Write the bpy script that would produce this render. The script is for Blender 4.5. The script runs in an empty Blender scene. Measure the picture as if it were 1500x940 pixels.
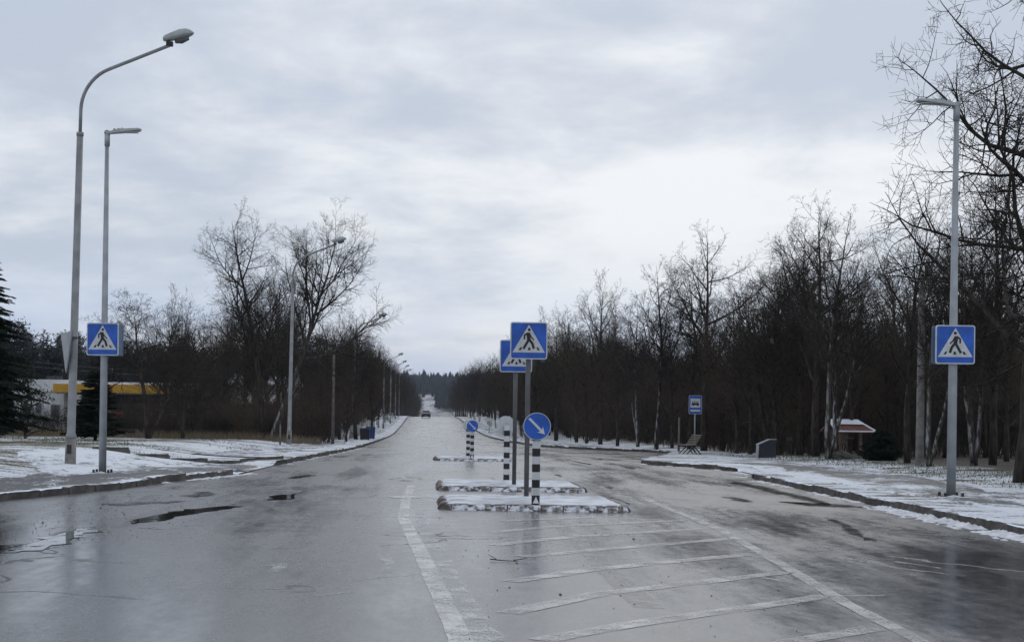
import bpy, math, random
import numpy as np
from mathutils import Vector, Matrix

# ------------------------------------------------------------------ camera
F, CX, CY, ROLL, EYE = 2200.0, 622.0, 604.8, 0.0145, 1.55
sc = bpy.context.scene
cam_d = bpy.data.cameras.new('camera')
cam = bpy.data.objects.new('camera', cam_d)
sc.collection.objects.link(cam)
sc.camera = cam
cam_d.sensor_width = 36.0
cam_d.lens = 36.0 * F / 1500.0
cam_d.shift_x = (750 - CX) / 1500.0
cam_d.shift_y = (CY - 470) / 1500.0
cam_d.clip_end = 9000
cam_d.clip_start = 0.1
ca, sa = math.cos(ROLL), math.sin(ROLL)
cam.matrix_world = Matrix(((ca, -sa, 0, 0), (0, 0, -1, 0), (sa, ca, 0, EYE), (0, 0, 0, 1)))

# ------------------------------------------------------------------ light
SUN_EL, SUN_AZ = 34.0, 12.0          # weak sun behind the cloud, ahead and a little right
sc.view_settings.view_transform = 'Standard'
sc.view_settings.look = 'None'
sc.view_settings.exposure = 0.16
sc.view_settings.gamma = 1.0
sc.cycles.use_denoising = True
sc.cycles.denoiser = 'OPENIMAGEDENOISE'
sc.cycles.max_bounces = 6
sc.cycles.diffuse_bounces = 2
sc.cycles.glossy_bounces = 3
sc.cycles.transparent_max_bounces = 12
sc.cycles.volume_bounces = 0

world = bpy.data.worlds.new('World')
sc.world = world
world.use_nodes = True
nt = world.node_tree
nt.nodes.clear()


def nd(nt, typ, **kw):
    n = nt.nodes.new(typ)
    for k, v in kw.items():
        if k == 'op':
            n.operation = v
        elif k == 'inp':
            for kk, vv in v.items():
                n.inputs[kk].default_value = vv
        else:
            setattr(n, k, v)
    return n


def lk(nt, a, b):
    nt.links.new(a, b)


def math_n(nt, op, a, b=None, c=None, clamp=False):
    n = nt.nodes.new('ShaderNodeMath')
    n.operation = op
    n.use_clamp = clamp
    for i, v in enumerate((a, b, c)):
        if v is None:
            continue
        if isinstance(v, (int, float)):
            n.inputs[i].default_value = v
        else:
            nt.links.new(v, n.inputs[i])
    return n.outputs[0]


def mixc(nt, fac, a, b):
    n = nt.nodes.new('ShaderNodeMix')
    n.data_type = 'RGBA'
    for idx, v in ((0, fac), (6, a), (7, b)):
        if isinstance(v, (int, float)):
            n.inputs[idx].default_value = v
        elif isinstance(v, (tuple, list)):
            n.inputs[idx].default_value = tuple(v) + ((1,) if len(v) == 3 else ())
        else:
            nt.links.new(v, n.inputs[idx])
    return n.outputs[2]


def sstep(nt, x, lo, hi):
    n = nt.nodes.new('ShaderNodeMapRange')
    n.interpolation_type = 'SMOOTHSTEP'
    nt.links.new(x, n.inputs[0])
    for i, v in ((1, lo), (2, hi)):
        if isinstance(v, (int, float)):
            n.inputs[i].default_value = v
        else:
            nt.links.new(v, n.inputs[i])
    return n.outputs[0]


tc = nd(nt, 'ShaderNodeTexCoord')
sep = nd(nt, 'ShaderNodeSeparateXYZ')
lk(nt, tc.outputs['Generated'], sep.inputs[0])
zc = math_n(nt, 'MAXIMUM', sep.outputs[2], 0.0)
den = math_n(nt, 'ADD', zc, 0.20)
comb = nd(nt, 'ShaderNodeCombineXYZ')
lk(nt, math_n(nt, 'DIVIDE', sep.outputs[0], den), comb.inputs[0])
lk(nt, math_n(nt, 'DIVIDE', sep.outputs[1], den), comb.inputs[1])


def wnoise(scale, detail, rough, off, dist=0.0):
    mp = nd(nt, 'ShaderNodeMapping')
    mp.inputs['Location'].default_value = off
    lk(nt, comb.outputs[0], mp.inputs[0])
    n = nd(nt, 'ShaderNodeTexNoise')
    n.inputs['Scale'].default_value = scale
    n.inputs['Detail'].default_value = detail
    n.inputs['Roughness'].default_value = rough
    n.inputs['Distortion'].default_value = dist
    lk(nt, mp.outputs[0], n.inputs['Vector'])
    return n.outputs['Fac']


n1 = wnoise(1.0, 8, 0.55, (3.1, 0.4, 0), 0.25)
n2 = wnoise(3.2, 9, 0.6, (1.3, 7.7, 2), 0.25)
cl = math_n(nt, 'ADD', math_n(nt, 'MULTIPLY', n1, 0.68), math_n(nt, 'MULTIPLY', n2, 0.32))
# cloud deck thins out above the horizon: paler there, greyer overhead
thin = math_n(nt, 'MULTIPLY', sstep(nt, sep.outputs[2], 0.26, 0.13), sstep(nt, sep.outputs[2], 0.02, 0.09))
cl = math_n(nt, 'ADD', cl, math_n(nt, 'MULTIPLY', math_n(nt, 'SUBTRACT', thin, 0.4), 0.12))
bright = sstep(nt, cl, 0.41, 0.62)
cloud = mixc(nt, bright, (4.8, 5.35, 6.3), (8.2, 8.4, 8.7))
# thin bluish strip of clear air low over the horizon
low = sstep(nt, sep.outputs[2], 0.125, 0.02)
n3 = wnoise(0.9, 6, 0.55, (5.0, 2.0, 4), 0.3)
lowm = math_n(nt, 'MULTIPLY', low, sstep(nt, n3, 0.30, 0.60), clamp=True)
cloud = mixc(nt, math_n(nt, 'MULTIPLY', lowm, 0.85), cloud, (4.7, 5.8, 7.9))
sky = nd(nt, 'ShaderNodeTexSky', sky_type='NISHITA')
sky.sun_disc = False
sky.sun_elevation = math.radians(SUN_EL)
sky.sun_rotation = math.radians(SUN_AZ)
col = mixc(nt, 0.93, sky.outputs[0], cloud)
bg = nd(nt, 'ShaderNodeBackground')
bg.inputs[1].default_value = 0.1
lk(nt, col, bg.inputs[0])
wo = nd(nt, 'ShaderNodeOutputWorld')
lk(nt, bg.outputs[0], wo.inputs[0])

sun_d = bpy.data.lights.new('sun', 'SUN')
sun_d.energy = 0.5
sun_d.angle = math.radians(25)
sun_d.color = (1.0, 0.985, 0.96)
sun = bpy.data.objects.new('sun', sun_d)
sc.collection.objects.link(sun)
el, az = math.radians(SUN_EL), math.radians(SUN_AZ)
sd = Vector((math.sin(az) * math.cos(el), math.cos(az) * math.cos(el), math.sin(el)))
sun.rotation_euler = sd.to_track_quat('Z', 'Y').to_euler()
sun.location = (0, 40, 60)

COL = sc.collection

# ------------------------------------------------------------------ terrain functions
GY = np.array([-60, 40, 58, 75, 115, 157, 220, 300, 335, 420, 520, 700, 900, 1050, 1200, 1500, 2000, 3500.])
GZ = np.array([0, 0, -.12, -.3, -.6, -.8, -.35, .62, .72, -.4, -3, -3, 3, 11, 18, 30, 42, 45.])
_m = np.zeros(len(GY))
_d = np.diff(GZ) / np.diff(GY)
for _i in range(1, len(GY) - 1):
    if _d[_i - 1] * _d[_i] > 0:
        _m[_i] = 2 * _d[_i - 1] * _d[_i] / (_d[_i - 1] + _d[_i])


def G(Y):
    """road level along the street (monotone cubic)"""
    Y = min(max(Y, GY[0]), GY[-1])
    i = min(max(int(np.searchsorted(GY, Y)) - 1, 0), len(GY) - 2)
    h = GY[i + 1] - GY[i]
    t = (Y - GY[i]) / h
    return ((2 * t**3 - 3 * t**2 + 1) * GZ[i] + (t**3 - 2 * t**2 + t) * h * _m[i]
            + (-2 * t**3 + 3 * t**2) * GZ[i + 1] + (t**3 - t**2) * h * _m[i + 1])


LY = [-60, 20, 25, 28.9, 32, 36.8, 45, 60, 77, 120, 420, 700, 900, 1100, 1300, 2000, 3500]
LX = [-7.7, -7.3, -7.05, -5.95, -5.55, -4.45, -4.15, -3.75, -3.5, -3.4, -3.4, 12, 34, 58, 80, 150, 250]
RY = [-60, 20.4, 38.8, 41, 43.6, 49, 50.7, 53, 62, 74, 78, 86, 95, 126, 420, 700, 900, 1100, 1300, 2000, 3500]
RX = [8.1, 8.15, 8.45, 9.0, 9.1, 7.6, 7.4, 7.8, 10.0, 12.3, 12.2, 8.9, 7.2, 6.6, 6.6, 20, 41, 65, 87, 157, 257]


def XL(Y): return float(np.interp(Y, LY, LX))
def XR(Y): return float(np.interp(Y, RY, RX))


def ss(x, a, b):
    t = min(max((x - a) / (b - a), 0), 1)
    return t * t * (3 - 2 * t)


def kerb_h(side, Y):
    a, b = (37.0, 42.6) if side < 0 else (38.9, 43.4)
    dip = ss(Y, a - .5, a + .3) * (1 - ss(Y, b - .3, b + .5))
    return 0.13 - 0.11 * dip


def VZ(side, off, Y):
    kh = kerb_h(side, Y)
    kh = kh + (0.13 - kh) * ss(off, 0.8, 3.0)
    z = G(Y) + kh
    fade = 1 - ss(Y, 60, 110)
    if side < 0:
        z += (0.24 * fade + .08) * ss(off, 1.8, 6.0) + 0.15 * ss(off, 12, 40)
    else:
        z += 0.10 * ss(off, 2.5, 7.0) + 0.5 * ss(off, 12, 45)
    if off > .6:
        z += 0.02 * math.sin(off * 1.7 + Y * .9) * math.sin(Y * 1.3 - off * .6) * min(1, off - .6)
    return z


def ground(X, Y):
    if X < XL(Y): return VZ(-1, XL(Y) - X, Y)
    if X > XR(Y): return VZ(1, X - XR(Y), Y)
    return G(Y)


def ray(x, y):
    u, w = (x - CX) / F, -(y - CY) / F
    return Vector((u * ca - w * sa, 1.0, w * ca + u * sa))


def hit(x, y, dz=0.0):
    """ground point seen at a photo pixel"""
    r = ray(x, y)
    lo = None
    t = 5.0
    while t < 1200:
        X, Z = r.x * t, EYE + r.z * t
        if Z <= ground(X, t) + dz:
            lo = t
            break
        t *= 1.004
    t = lo or 1200
    return Vector((r.x * t, t, ground(r.x * t, t)))


def flat(x, y):
    r = ray(x, y)
    t = -EYE / r.z
    return Vector((r.x * t, t, 0))


def at(x, Y):
    """ground point at distance Y in the column of photo pixel x"""
    X = (x - CX) / F * Y
    return Vector((X, Y, ground(X, Y)))


# ------------------------------------------------------------------ materials
MATS = {}


def pmat(name, base=(.5, .5, .5), rough=.6, metal=0.0, var=0.0, vscale=6.0, spec=0.5, bump=0.0, bscale=30.0, snow=0.0, snow_dir=None):
    """plain procedural material: base colour varied by noise, noise bump, optional snow lodged on up-facing or windward faces"""
    m = bpy.data.materials.new(name)
    m.use_nodes = True
    t = m.node_tree
    b = t.nodes['Principled BSDF']
    b.inputs['Roughness'].default_value = rough
    b.inputs['Metallic'].default_value = metal
    b.inputs['Specular IOR Level'].default_value = spec
    tcn = nd(t, 'ShaderNodeTexCoord')
    no = nd(t, 'ShaderNodeTexNoise')
    no.inputs['Scale'].default_value = vscale
    no.inputs['Detail'].default_value = 6
    lk(t, tcn.outputs['Object'], no.inputs['Vector'])
    c = base
    v = var if var else 0.08
    lo = tuple(x * (1 - v) for x in base)
    hi = tuple(min(1, x * (1 + v)) for x in base)
    c = mixc(t, sstep(t, no.outputs['Fac'], .3, .7), lo, hi)
    rsock = None
    if snow > 0:
        geo = nd(t, 'ShaderNodeNewGeometry')
        dp = nd(t, 'ShaderNodeVectorMath', op='DOT_PRODUCT')
        lk(t, geo.outputs['Normal'], dp.inputs[0])
        dp.inputs[1].default_value = snow_dir or (0, 0, 1)
        n2_ = nd(t, 'ShaderNodeTexNoise')
        n2_.inputs['Scale'].default_value = vscale * 1.7
        n2_.inputs['Detail'].default_value = 8
        n2_.inputs['Roughness'].default_value = .65
        lk(t, tcn.outputs['Object'], n2_.inputs['Vector'])
        s = math_n(t, 'ADD', math_n(t, 'MULTIPLY', dp.outputs['Value'], .5), n2_.outputs['Fac'])
        k = sstep(t, s, 1.25 - snow, 1.4 - snow)
        c = mixc(t, k, c, (.74, .77, .82))
    lk(t, c, b.inputs['Base Color'])
    if bump > 0:
        nb = nd(t, 'ShaderNodeTexNoise')
        nb.inputs['Scale'].default_value = bscale
        nb.inputs['Detail'].default_value = 8
        lk(t, tcn.outputs['Object'], nb.inputs['Vector'])
        bp = nd(t, 'ShaderNodeBump')
        bp.inputs['Strength'].default_value = bump
        bp.inputs['Distance'].default_value = .02
        lk(t, nb.outputs['Fac'], bp.inputs['Height'])
        lk(t, bp.outputs[0], b.inputs['Normal'])
    MATS[name] = m
    return m


def posnoise(t, scale, detail=6, rough=.6, stretch=(1, 1, 1), off=(0, 0, 0), dist=0.0):
    geo = nd(t, 'ShaderNodeNewGeometry')
    mp = nd(t, 'ShaderNodeMapping')
    mp.inputs['Scale'].default_value = stretch
    mp.inputs['Location'].default_value = off
    lk(t, geo.outputs['Position'], mp.inputs[0])
    n = nd(t, 'ShaderNodeTexNoise')
    n.inputs['Scale'].default_value = scale
    n.inputs['Detail'].default_value = detail
    n.inputs['Roughness'].default_value = rough
    n.inputs['Distortion'].default_value = dist
    lk(t, mp.outputs[0], n.inputs['Vector'])
    return n.outputs['Fac']


def attr(t, name):
    a = nd(t, 'ShaderNodeAttribute')
    a.attribute_name = name
    return a.outputs['Fac']


def road_material():
    m = bpy.data.materials.new('wet_asphalt')
    m.use_nodes = True
    t = m.node_tree
    b = t.nodes['Principled BSDF']
    big = posnoise(t, .30, 6, .62, (1, .42, 1), (2, 0, 0), .3)
    mid = posnoise(t, 1.1, 6, .65, (1, .25, 1), (3, 1, 0))
    fine = posnoise(t, 90, 3, .6)
    streak = posnoise(t, 1.6, 5, .6, (1, .06, 1), (9, 4, 0))
    edge = attr(t, 'edge')          # metres to the nearest kerb
    frost = attr(t, 'frost')        # how much frost and thin snow the traffic left
    c = mixc(t, sstep(t, big, .40, .60), (.034, .037, .041), (.066, .069, .074))
    c = mixc(t, math_n(t, 'MULTIPLY', sstep(t, posnoise(t, 3.0, 7, .7, (1, .5, 1), (5, 5, 0)), .42, .60), .40), c, (.095, .098, .102))
    trk = attr(t, 'track')
    c = mixc(t, math_n(t, 'MULTIPLY', trk, math_n(t, 'ADD', .25, math_n(t, 'MULTIPLY', streak, .7))), c, (.030, .031, .034))
    c = mixc(t, math_n(t, 'MULTIPLY', sstep(t, fine, .45, .75), .5), c, (.11, .108, .105))
    grain = posnoise(t, 26, 4, .75, (1, .6, 1))
    c = mixc(t, math_n(t, 'MULTIPLY', sstep(t, grain, .50, .62), .55), c, (.125, .125, .125))
    c = mixc(t, math_n(t, 'MULTIPLY', sstep(t, grain, .48, .38), .6), c, (.016, .017, .018))
    # grit and mud washed to the kerb
    gm = math_n(t, 'MULTIPLY', sstep(t, edge, 3.2, .2), sstep(t, mid, .36, .62), clamp=True)
    c = mixc(t, math_n(t, 'MULTIPLY', gm, .8), c, (.050, .050, .052))
    # frost / trodden snow film
    fz = math_n(t, 'ADD', math_n(t, 'MULTIPLY', mid, .55), math_n(t, 'MULTIPLY', streak, .45))
    fth = math_n(t, 'SUBTRACT', .88, math_n(t, 'MULTIPLY', frost, .55))
    fm = sstep(t, fz, fth, math_n(t, 'ADD', fth, .13))
    c = mixc(t, math_n(t, 'MULTIPLY', fm, .75), c, (.40, .42, .45))
    geo_ = nd(t, 'ShaderNodeNewGeometry')
    dn = nd(t, 'ShaderNodeTexNoise', inp={'Scale': .9, 'Detail': 5})
    lk(t, geo_.outputs['Position'], dn.inputs['Vector'])
    va = nd(t, 'ShaderNodeVectorMath', op='MULTIPLY_ADD')
    lk(t, dn.outputs['Color'], va.inputs[0])
    va.inputs[1].default_value = (1.6, 1.6, 0)
    lk(t, geo_.outputs['Position'], va.inputs[2])
    vr = nd(t, 'ShaderNodeTexVoronoi', feature='DISTANCE_TO_EDGE')
    vr.inputs['Scale'].default_value = .34
    lk(t, va.outputs[0], vr.inputs['Vector'])
    crk = math_n(t, 'MULTIPLY', sstep(t, vr.outputs['Distance'], .012, .003), sstep(t, posnoise(t, .35, 3, .5, (1, 1, 1), (20, 0, 0)), .50, .60), clamp=True)
    c = mixc(t, math_n(t, 'MULTIPLY', crk, .8), c, (.012, .012, .012))
    lk(t, c, b.inputs['Base Color'])
    wet = sstep(t, math_n(t, 'ADD', math_n(t, 'MULTIPLY', big, .6), math_n(t, 'MULTIPLY', streak, .4)), .40, .60)
    r = math_n(t, 'SUBTRACT', .33, math_n(t, 'MULTIPLY', wet, .16))
    r = math_n(t, 'SUBTRACT', r, math_n(t, 'MULTIPLY', attr(t, 'glaze'), .14))
    r = math_n(t, 'ADD', r, math_n(t, 'MULTIPLY', gm, .12))
    r = math_n(t, 'ADD', r, math_n(t, 'MULTIPLY', fm, .25))
    r = math_n(t, 'ADD', r, math_n(t, 'MULTIPLY', crk, .4))
    r = math_n(t, 'ADD', r, math_n(t, 'MULTIPLY', math_n(t, 'SUBTRACT', posnoise(t, 7, 6, .7, (1, .4, 1)), .5), .28), clamp=True)
    lk(t, r, b.inputs['Roughness'])
    b.inputs['IOR'].default_value = 1.6
    bp = nd(t, 'ShaderNodeBump')
    bp.inputs['Strength'].default_value = .10
    bp.inputs['Distance'].default_value = .008
    hgt = math_n(t, 'ADD', math_n(t, 'MULTIPLY', grain, .9), math_n(t, 'MULTIPLY', mid, .8))
    lk(t, hgt, bp.inputs['Height'])
    lk(t, bp.outputs[0], b.inputs['Normal'])
    MATS['road'] = m


def verge_material():
    m = bpy.data.materials.new('snowy_lawn')
    m.use_nodes = True
    t = m.node_tree
    b = t.nodes['Principled BSDF']
    cov = attr(t, 'cov')
    wood = attr(t, 'wood')
    n = posnoise(t, .55, 8, .62, (.55, 1.2, 1), (0, 0, 0), .6)
    f = posnoise(t, 14, 6, .7)
    gcol = mixc(t, sstep(t, posnoise(t, 1.1, 6), .35, .65), (.075, .085, .040), (.15, .125, .07))
    wcol = mixc(t, sstep(t, posnoise(t, 2.5, 6), .35, .65), (.035, .028, .021), (.075, .056, .04))
    c = mixc(t, wood, gcol, wcol)
    md_ = posnoise(t, 2.6, 7, .7, (.5, 1.1, 1), (7, 3, 0), .4)
    s = math_n(t, 'ADD', math_n(t, 'ADD', math_n(t, 'MULTIPLY', n, .34), math_n(t, 'MULTIPLY', md_, .36)), math_n(t, 'MULTIPLY', f, .30))
    s = math_n(t, 'MULTIPLY_ADD', s, 5.0, -2.0)
    th = math_n(t, 'SUBTRACT', .9, cov)  
    k = sstep(t, s, th, math_n(t, 'ADD', th, .26))
    c = mixc(t, math_n(t, 'MULTIPLY', k, .95), c, mixc(t, f, (.66, .69, .75), (.82, .84, .88)))
    lk(t, c, b.inputs['Base Color'])
    b.inputs['Roughness'].default_value = .8
    b.inputs['Specular IOR Level'].default_value = .25
    bp = nd(t, 'ShaderNodeBump')
    bp.inputs['Strength'].default_value = .6
    bp.inputs['Distance'].default_value = .05
    lk(t, math_n(t, 'ADD', math_n(t, 'MULTIPLY', f, .6), math_n(t, 'MULTIPLY', k, .5)), bp.inputs['Height'])
    lk(t, bp.outputs[0], b.inputs['Normal'])
    MATS['verge'] = m


def pave_material():
    m = bpy.data.materials.new('pavement_asphalt_with_snow')
    m.use_nodes = True
    t = m.node_tree
    b = t.nodes['Principled BSDF']
    cov = attr(t, 'cov')
    n = posnoise(t, .8, 8, .65, (1.1, .45, 1), (4, 2, 0), .5)
    f = posnoise(t, 18, 6, .7)
    c = mixc(t, posnoise(t, 1.5, 6), (.038, .039, .042), (.070, .070, .071))
    md_ = posnoise(t, 3.2, 7, .7, (1.2, .5, 1), (1, 9, 0), .4)
    s = math_n(t, 'ADD', math_n(t, 'ADD', math_n(t, 'MULTIPLY', n, .34), math_n(t, 'MULTIPLY', md_, .36)), math_n(t, 'MULTIPLY', f, .30))
    s = math_n(t, 'MULTIPLY_ADD', s, 5.0, -2.0)
    th = math_n(t, 'SUBTRACT', .9, cov)  
    k = sstep(t, s, th, math_n(t, 'ADD', th, .30))
    c = mixc(t, math_n(t, 'MULTIPLY', k, .92), c, (.76, .79, .84))
    lk(t, c, b.inputs['Base Color'])
    lk(t, math_n(t, 'ADD', .62, math_n(t, 'MULTIPLY', k, .2)), b.inputs['Roughness'])
    bp = nd(t, 'ShaderNodeBump')
    bp.inputs['Strength'].default_value = .4
    bp.inputs['Distance'].default_value = .02
    lk(t, math_n(t, 'ADD', math_n(t, 'MULTIPLY', f, .5), k), bp.inputs['Height'])
    lk(t, bp.outputs[0], b.inputs['Normal'])
    MATS['pave'] = m


def paint_material(name, colr, wear, rough=.38):
    """worn road paint: what is worn off is transparent"""
    m = bpy.data.materials.new(name)
    m.use_nodes = True
    t = m.node_tree
    b = t.nodes['Principled BSDF']
    out = t.nodes['Material Output']
    b.inputs['Base Color'].default_value = colr + (1,)
    b.inputs['Roughness'].default_value = rough
    n = posnoise(t, 2.2, 8, .7)
    f = posnoise(t, 40, 4, .7)
    s = math_n(t, 'ADD', math_n(t, 'MULTIPLY', n, .55), math_n(t, 'MULTIPLY', f, .45))
    k = sstep(t, s, wear - .12, wear + .12)
    tr = nd(t, 'ShaderNodeBsdfTransparent')
    mx = nd(t, 'ShaderNodeMixShader')
    lk(t, k, mx.inputs[0])
    lk(t, tr.outputs[0], mx.inputs[1])
    lk(t, b.outputs[0], mx.inputs[2])
    lk(t, mx.outputs[0], out.inputs[0])
    MATS[name] = m


def bark_material(name, base, snow, white=0.0, windy=(-.75, -.65, 0)):
    m = bpy.data.materials.new(name)
    m.use_nodes = True
    t = m.node_tree
    b = t.nodes['Principled BSDF']
    tcn = nd(t, 'ShaderNodeTexCoord')
    mp = nd(t, 'ShaderNodeMapping')
    mp.inputs['Scale'].default_value = (1, 1, .25)
    lk(t, tcn.outputs['Object'], mp.inputs[0])
    no = nd(t, 'ShaderNodeTexNoise')
    no.inputs['Scale'].default_value = 9
    no.inputs['Detail'].default_value = 7
    lk(t, mp.outputs[0], no.inputs['Vector'])
    c = mixc(t, sstep(t, no.outputs['Fac'], .35, .65), tuple(x * .6 for x in base), tuple(x * 1.5 for x in base))
    if snow > 0:
        geo = nd(t, 'ShaderNodeNewGeometry')
        dp = nd(t, 'ShaderNodeVectorMath', op='DOT_PRODUCT')
        lk(t, geo.outputs['Normal'], dp.inputs[0])
        dp.inputs[1].default_value = windy
        s = math_n(t, 'ADD', math_n(t, 'MULTIPLY', dp.outputs['Value'], .5), no.outputs['Fac'])
        spz = nd(t, 'ShaderNodeSeparateXYZ')
        lk(t, tcn.outputs['Object'], spz.inputs[0])
        s = math_n(t, 'SUBTRACT', s, math_n(t, 'MULTIPLY', sstep(t, spz.outputs[2], .6, 5.0), .22))
        k = sstep(t, s, 1.3 - snow, 1.55 - snow)
        c = mixc(t, math_n(t, 'MULTIPLY', k, .85), c, (.33, .34, .35))
    if white > 0:
        sp = nd(t, 'ShaderNodeSeparateXYZ')
        lk(t, tcn.outputs['Object'], sp.inputs[0])
        z = math_n(t, 'ADD', sp.outputs[2], math_n(t, 'MULTIPLY', no.outputs['Fac'], .4))
        c = mixc(t, sstep(t, z, white + .1, white - .05), c, (.42, .42, .41))
    lk(t, c, b.inputs['Base Color'])
    b.inputs['Roughness'].default_value = .85
    b.inputs['Specular IOR Level'].default_value = .2
    bp = nd(t, 'ShaderNodeBump')
    bp.inputs['Strength'].default_value = .6
    bp.inputs['Distance'].default_value = .03
    lk(t, no.outputs['Fac'], bp.inputs['Height'])
    lk(t, bp.outputs[0], b.inputs['Normal'])
    MATS[name] = m


road_material()
verge_material()
pave_material()
paint_material('paint', (.46, .445, .42), .48, .28)
paint_material('paint_line', (.50, .50, .49), .455, .26)
paint_material('paint_old', (.24, .235, .23), .52)
paint_material('salt', (.50, .51, .53), .52)
bark_material('bark', (.040, .034, .028), .12)
bark_material('bark_snowy', (.055, .048, .041), .48)
bark_material('bark_white', (.045, .039, .033), .15, white=1.5)
bark_material('twig', (.034, .028, .023), 0)
bark_material('twig_olive', (.052, .044, .031), 0)
bark_material('twig_rust', (.068, .049, .035), 0)
pmat('steel', (.34, .36, .38), .5, .35, .15, 3, bump=.1)
pmat('steel_dark', (.11, .11, .112), .55, .3, .18, 4)
pmat('old_pole', (.27, .275, .28), .6, .25, .2, 3)
pmat('concrete', (.24, .225, .21), .85, 0, .3, 5, bump=.6)
pmat('kerb', (.095, .084, .074), .8, 0, .45, 3, bump=.8, bscale=12, snow=.36, snow_dir=(0, 0, 1))
pmat('island_kerb', (.105, .082, .076), .8, 0, .5, 4, bump=.6, bscale=14, snow=.53, snow_dir=(.05, -.5, .3))
pmat('snow', (.76, .79, .84), .75, 0, .06, 8, spec=.3, bump=.5, bscale=12)
pmat('island_snow', (.56, .58, .62), .75, 0, .28, 2.2, spec=.3, bump=.6, bscale=10)
pmat('dirty_snow', (.62, .63, .66), .75, 0, .25, 5, spec=.3, bump=.7, bscale=16)
pmat('blue', (.010, .095, .47), .35, 0, .22, 5, spec=.5)
pmat('blue_box', (.10, .16, .26), .5, 0, .15, 3)
pmat('blue_bin', (.015, .035, .16), .5, 0, .15, 3)
pmat('white', (.62, .63, .64), .4, 0, .08, 5)
pmat('reflex', (.55, .57, .58), .4, 0, .10, 12)
pmat('black', (.012, .012, .014), .5)
pmat('rubber', (.025, .025, .025), .7)
pmat('lamp_grey', (.36, .38, .37), .45, .1, .1, 5)
pmat('lens', (.5, .5, .48), .2, 0, .1, 5)
pmat('wood', (.13, .10, .075), .8, 0, .35, 6, bump=.4, snow=.25)
pmat('pole_wood', (.15, .135, .12), .85, 0, .3, 5, bump=.4)
pmat('stone', (.075, .070, .060), .9, 0, .4, 4, bump=.9, bscale=8, snow=.10)
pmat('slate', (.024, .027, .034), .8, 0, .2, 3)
pmat('roof_red', (.19, .065, .05), .7, 0, .25, 3)
pmat('wall_white', (.62, .64, .67), .7, 0, .06, 1)
pmat('wall_grey', (.33, .32, .31), .8, 0, .15, 1)
pmat('wall_brick', (.19, .15, .13), .85, 0, .2, 2)
pmat('yellow', (.50, .27, .015), .5, 0, .06, 2)
pmat('red', (.4, .03, .025), .5, 0, .1, 2)
pmat('glass', (.02, .025, .03), .08, 0, .1, 1, spec=.8)
pmat('carpaint', (.012, .013, .015), .35, 0, .1, 2, spec=.4)
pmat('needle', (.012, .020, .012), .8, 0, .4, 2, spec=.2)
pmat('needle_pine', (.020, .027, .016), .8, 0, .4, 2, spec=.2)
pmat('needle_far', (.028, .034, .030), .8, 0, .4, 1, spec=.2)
pmat('dry_grass', (.17, .135, .09), .85, 0, .35, 2, spec=.2)
pmat('grass', (.10, .105, .05), .85, 0, .4, 2, spec=.2)
pmat('gravel', (.07, .065, .06), .8, 0, .4, 9)


def water_material(key, colr, rough, lo, hi):
    m = bpy.data.materials.new('puddle_' + key)
    m.use_nodes = True
    t = m.node_tree
    b = t.nodes['Principled BSDF']
    b.inputs['Base Color'].default_value = colr + (1,)
    b.inputs['Roughness'].default_value = rough
    b.inputs['IOR'].default_value = 1.45
    bp = nd(t, 'ShaderNodeBump')
    bp.inputs['Strength'].default_value = .04
    bp.inputs['Distance'].default_value = .01
    lk(t, posnoise(t, 6, 3), bp.inputs['Height'])
    lk(t, bp.outputs[0], b.inputs['Normal'])
    # shallow rim: the film breaks up over the asphalt grain
    k = sstep(t, math_n(t, 'ADD', attr(t, 'deep'), math_n(t, 'MULTIPLY', math_n(t, 'SUBTRACT', posnoise(t, 5, 7, .7, (1, .5, 1)), .5), 2.2)), lo, hi)
    tr = nd(t, 'ShaderNodeBsdfTransparent')
    mx = nd(t, 'ShaderNodeMixShader')
    lk(t, k, mx.inputs[0])
    lk(t, tr.outputs[0], mx.inputs[1])
    lk(t, b.outputs[0], mx.inputs[2])
    lk(t, mx.outputs[0], t.nodes['Material Output'].inputs[0])
    MATS[key] = m


water_material('water', (.018, .017, .016), .03, .12, .35)
water_material('wet_patch', (.030, .030, .030), .15, .15, 1.5)
pmat('damp', (.026, .024, .022), .32, 0, .3, 5, bump=.3)

# ------------------------------------------------------------------ mesh helpers


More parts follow.
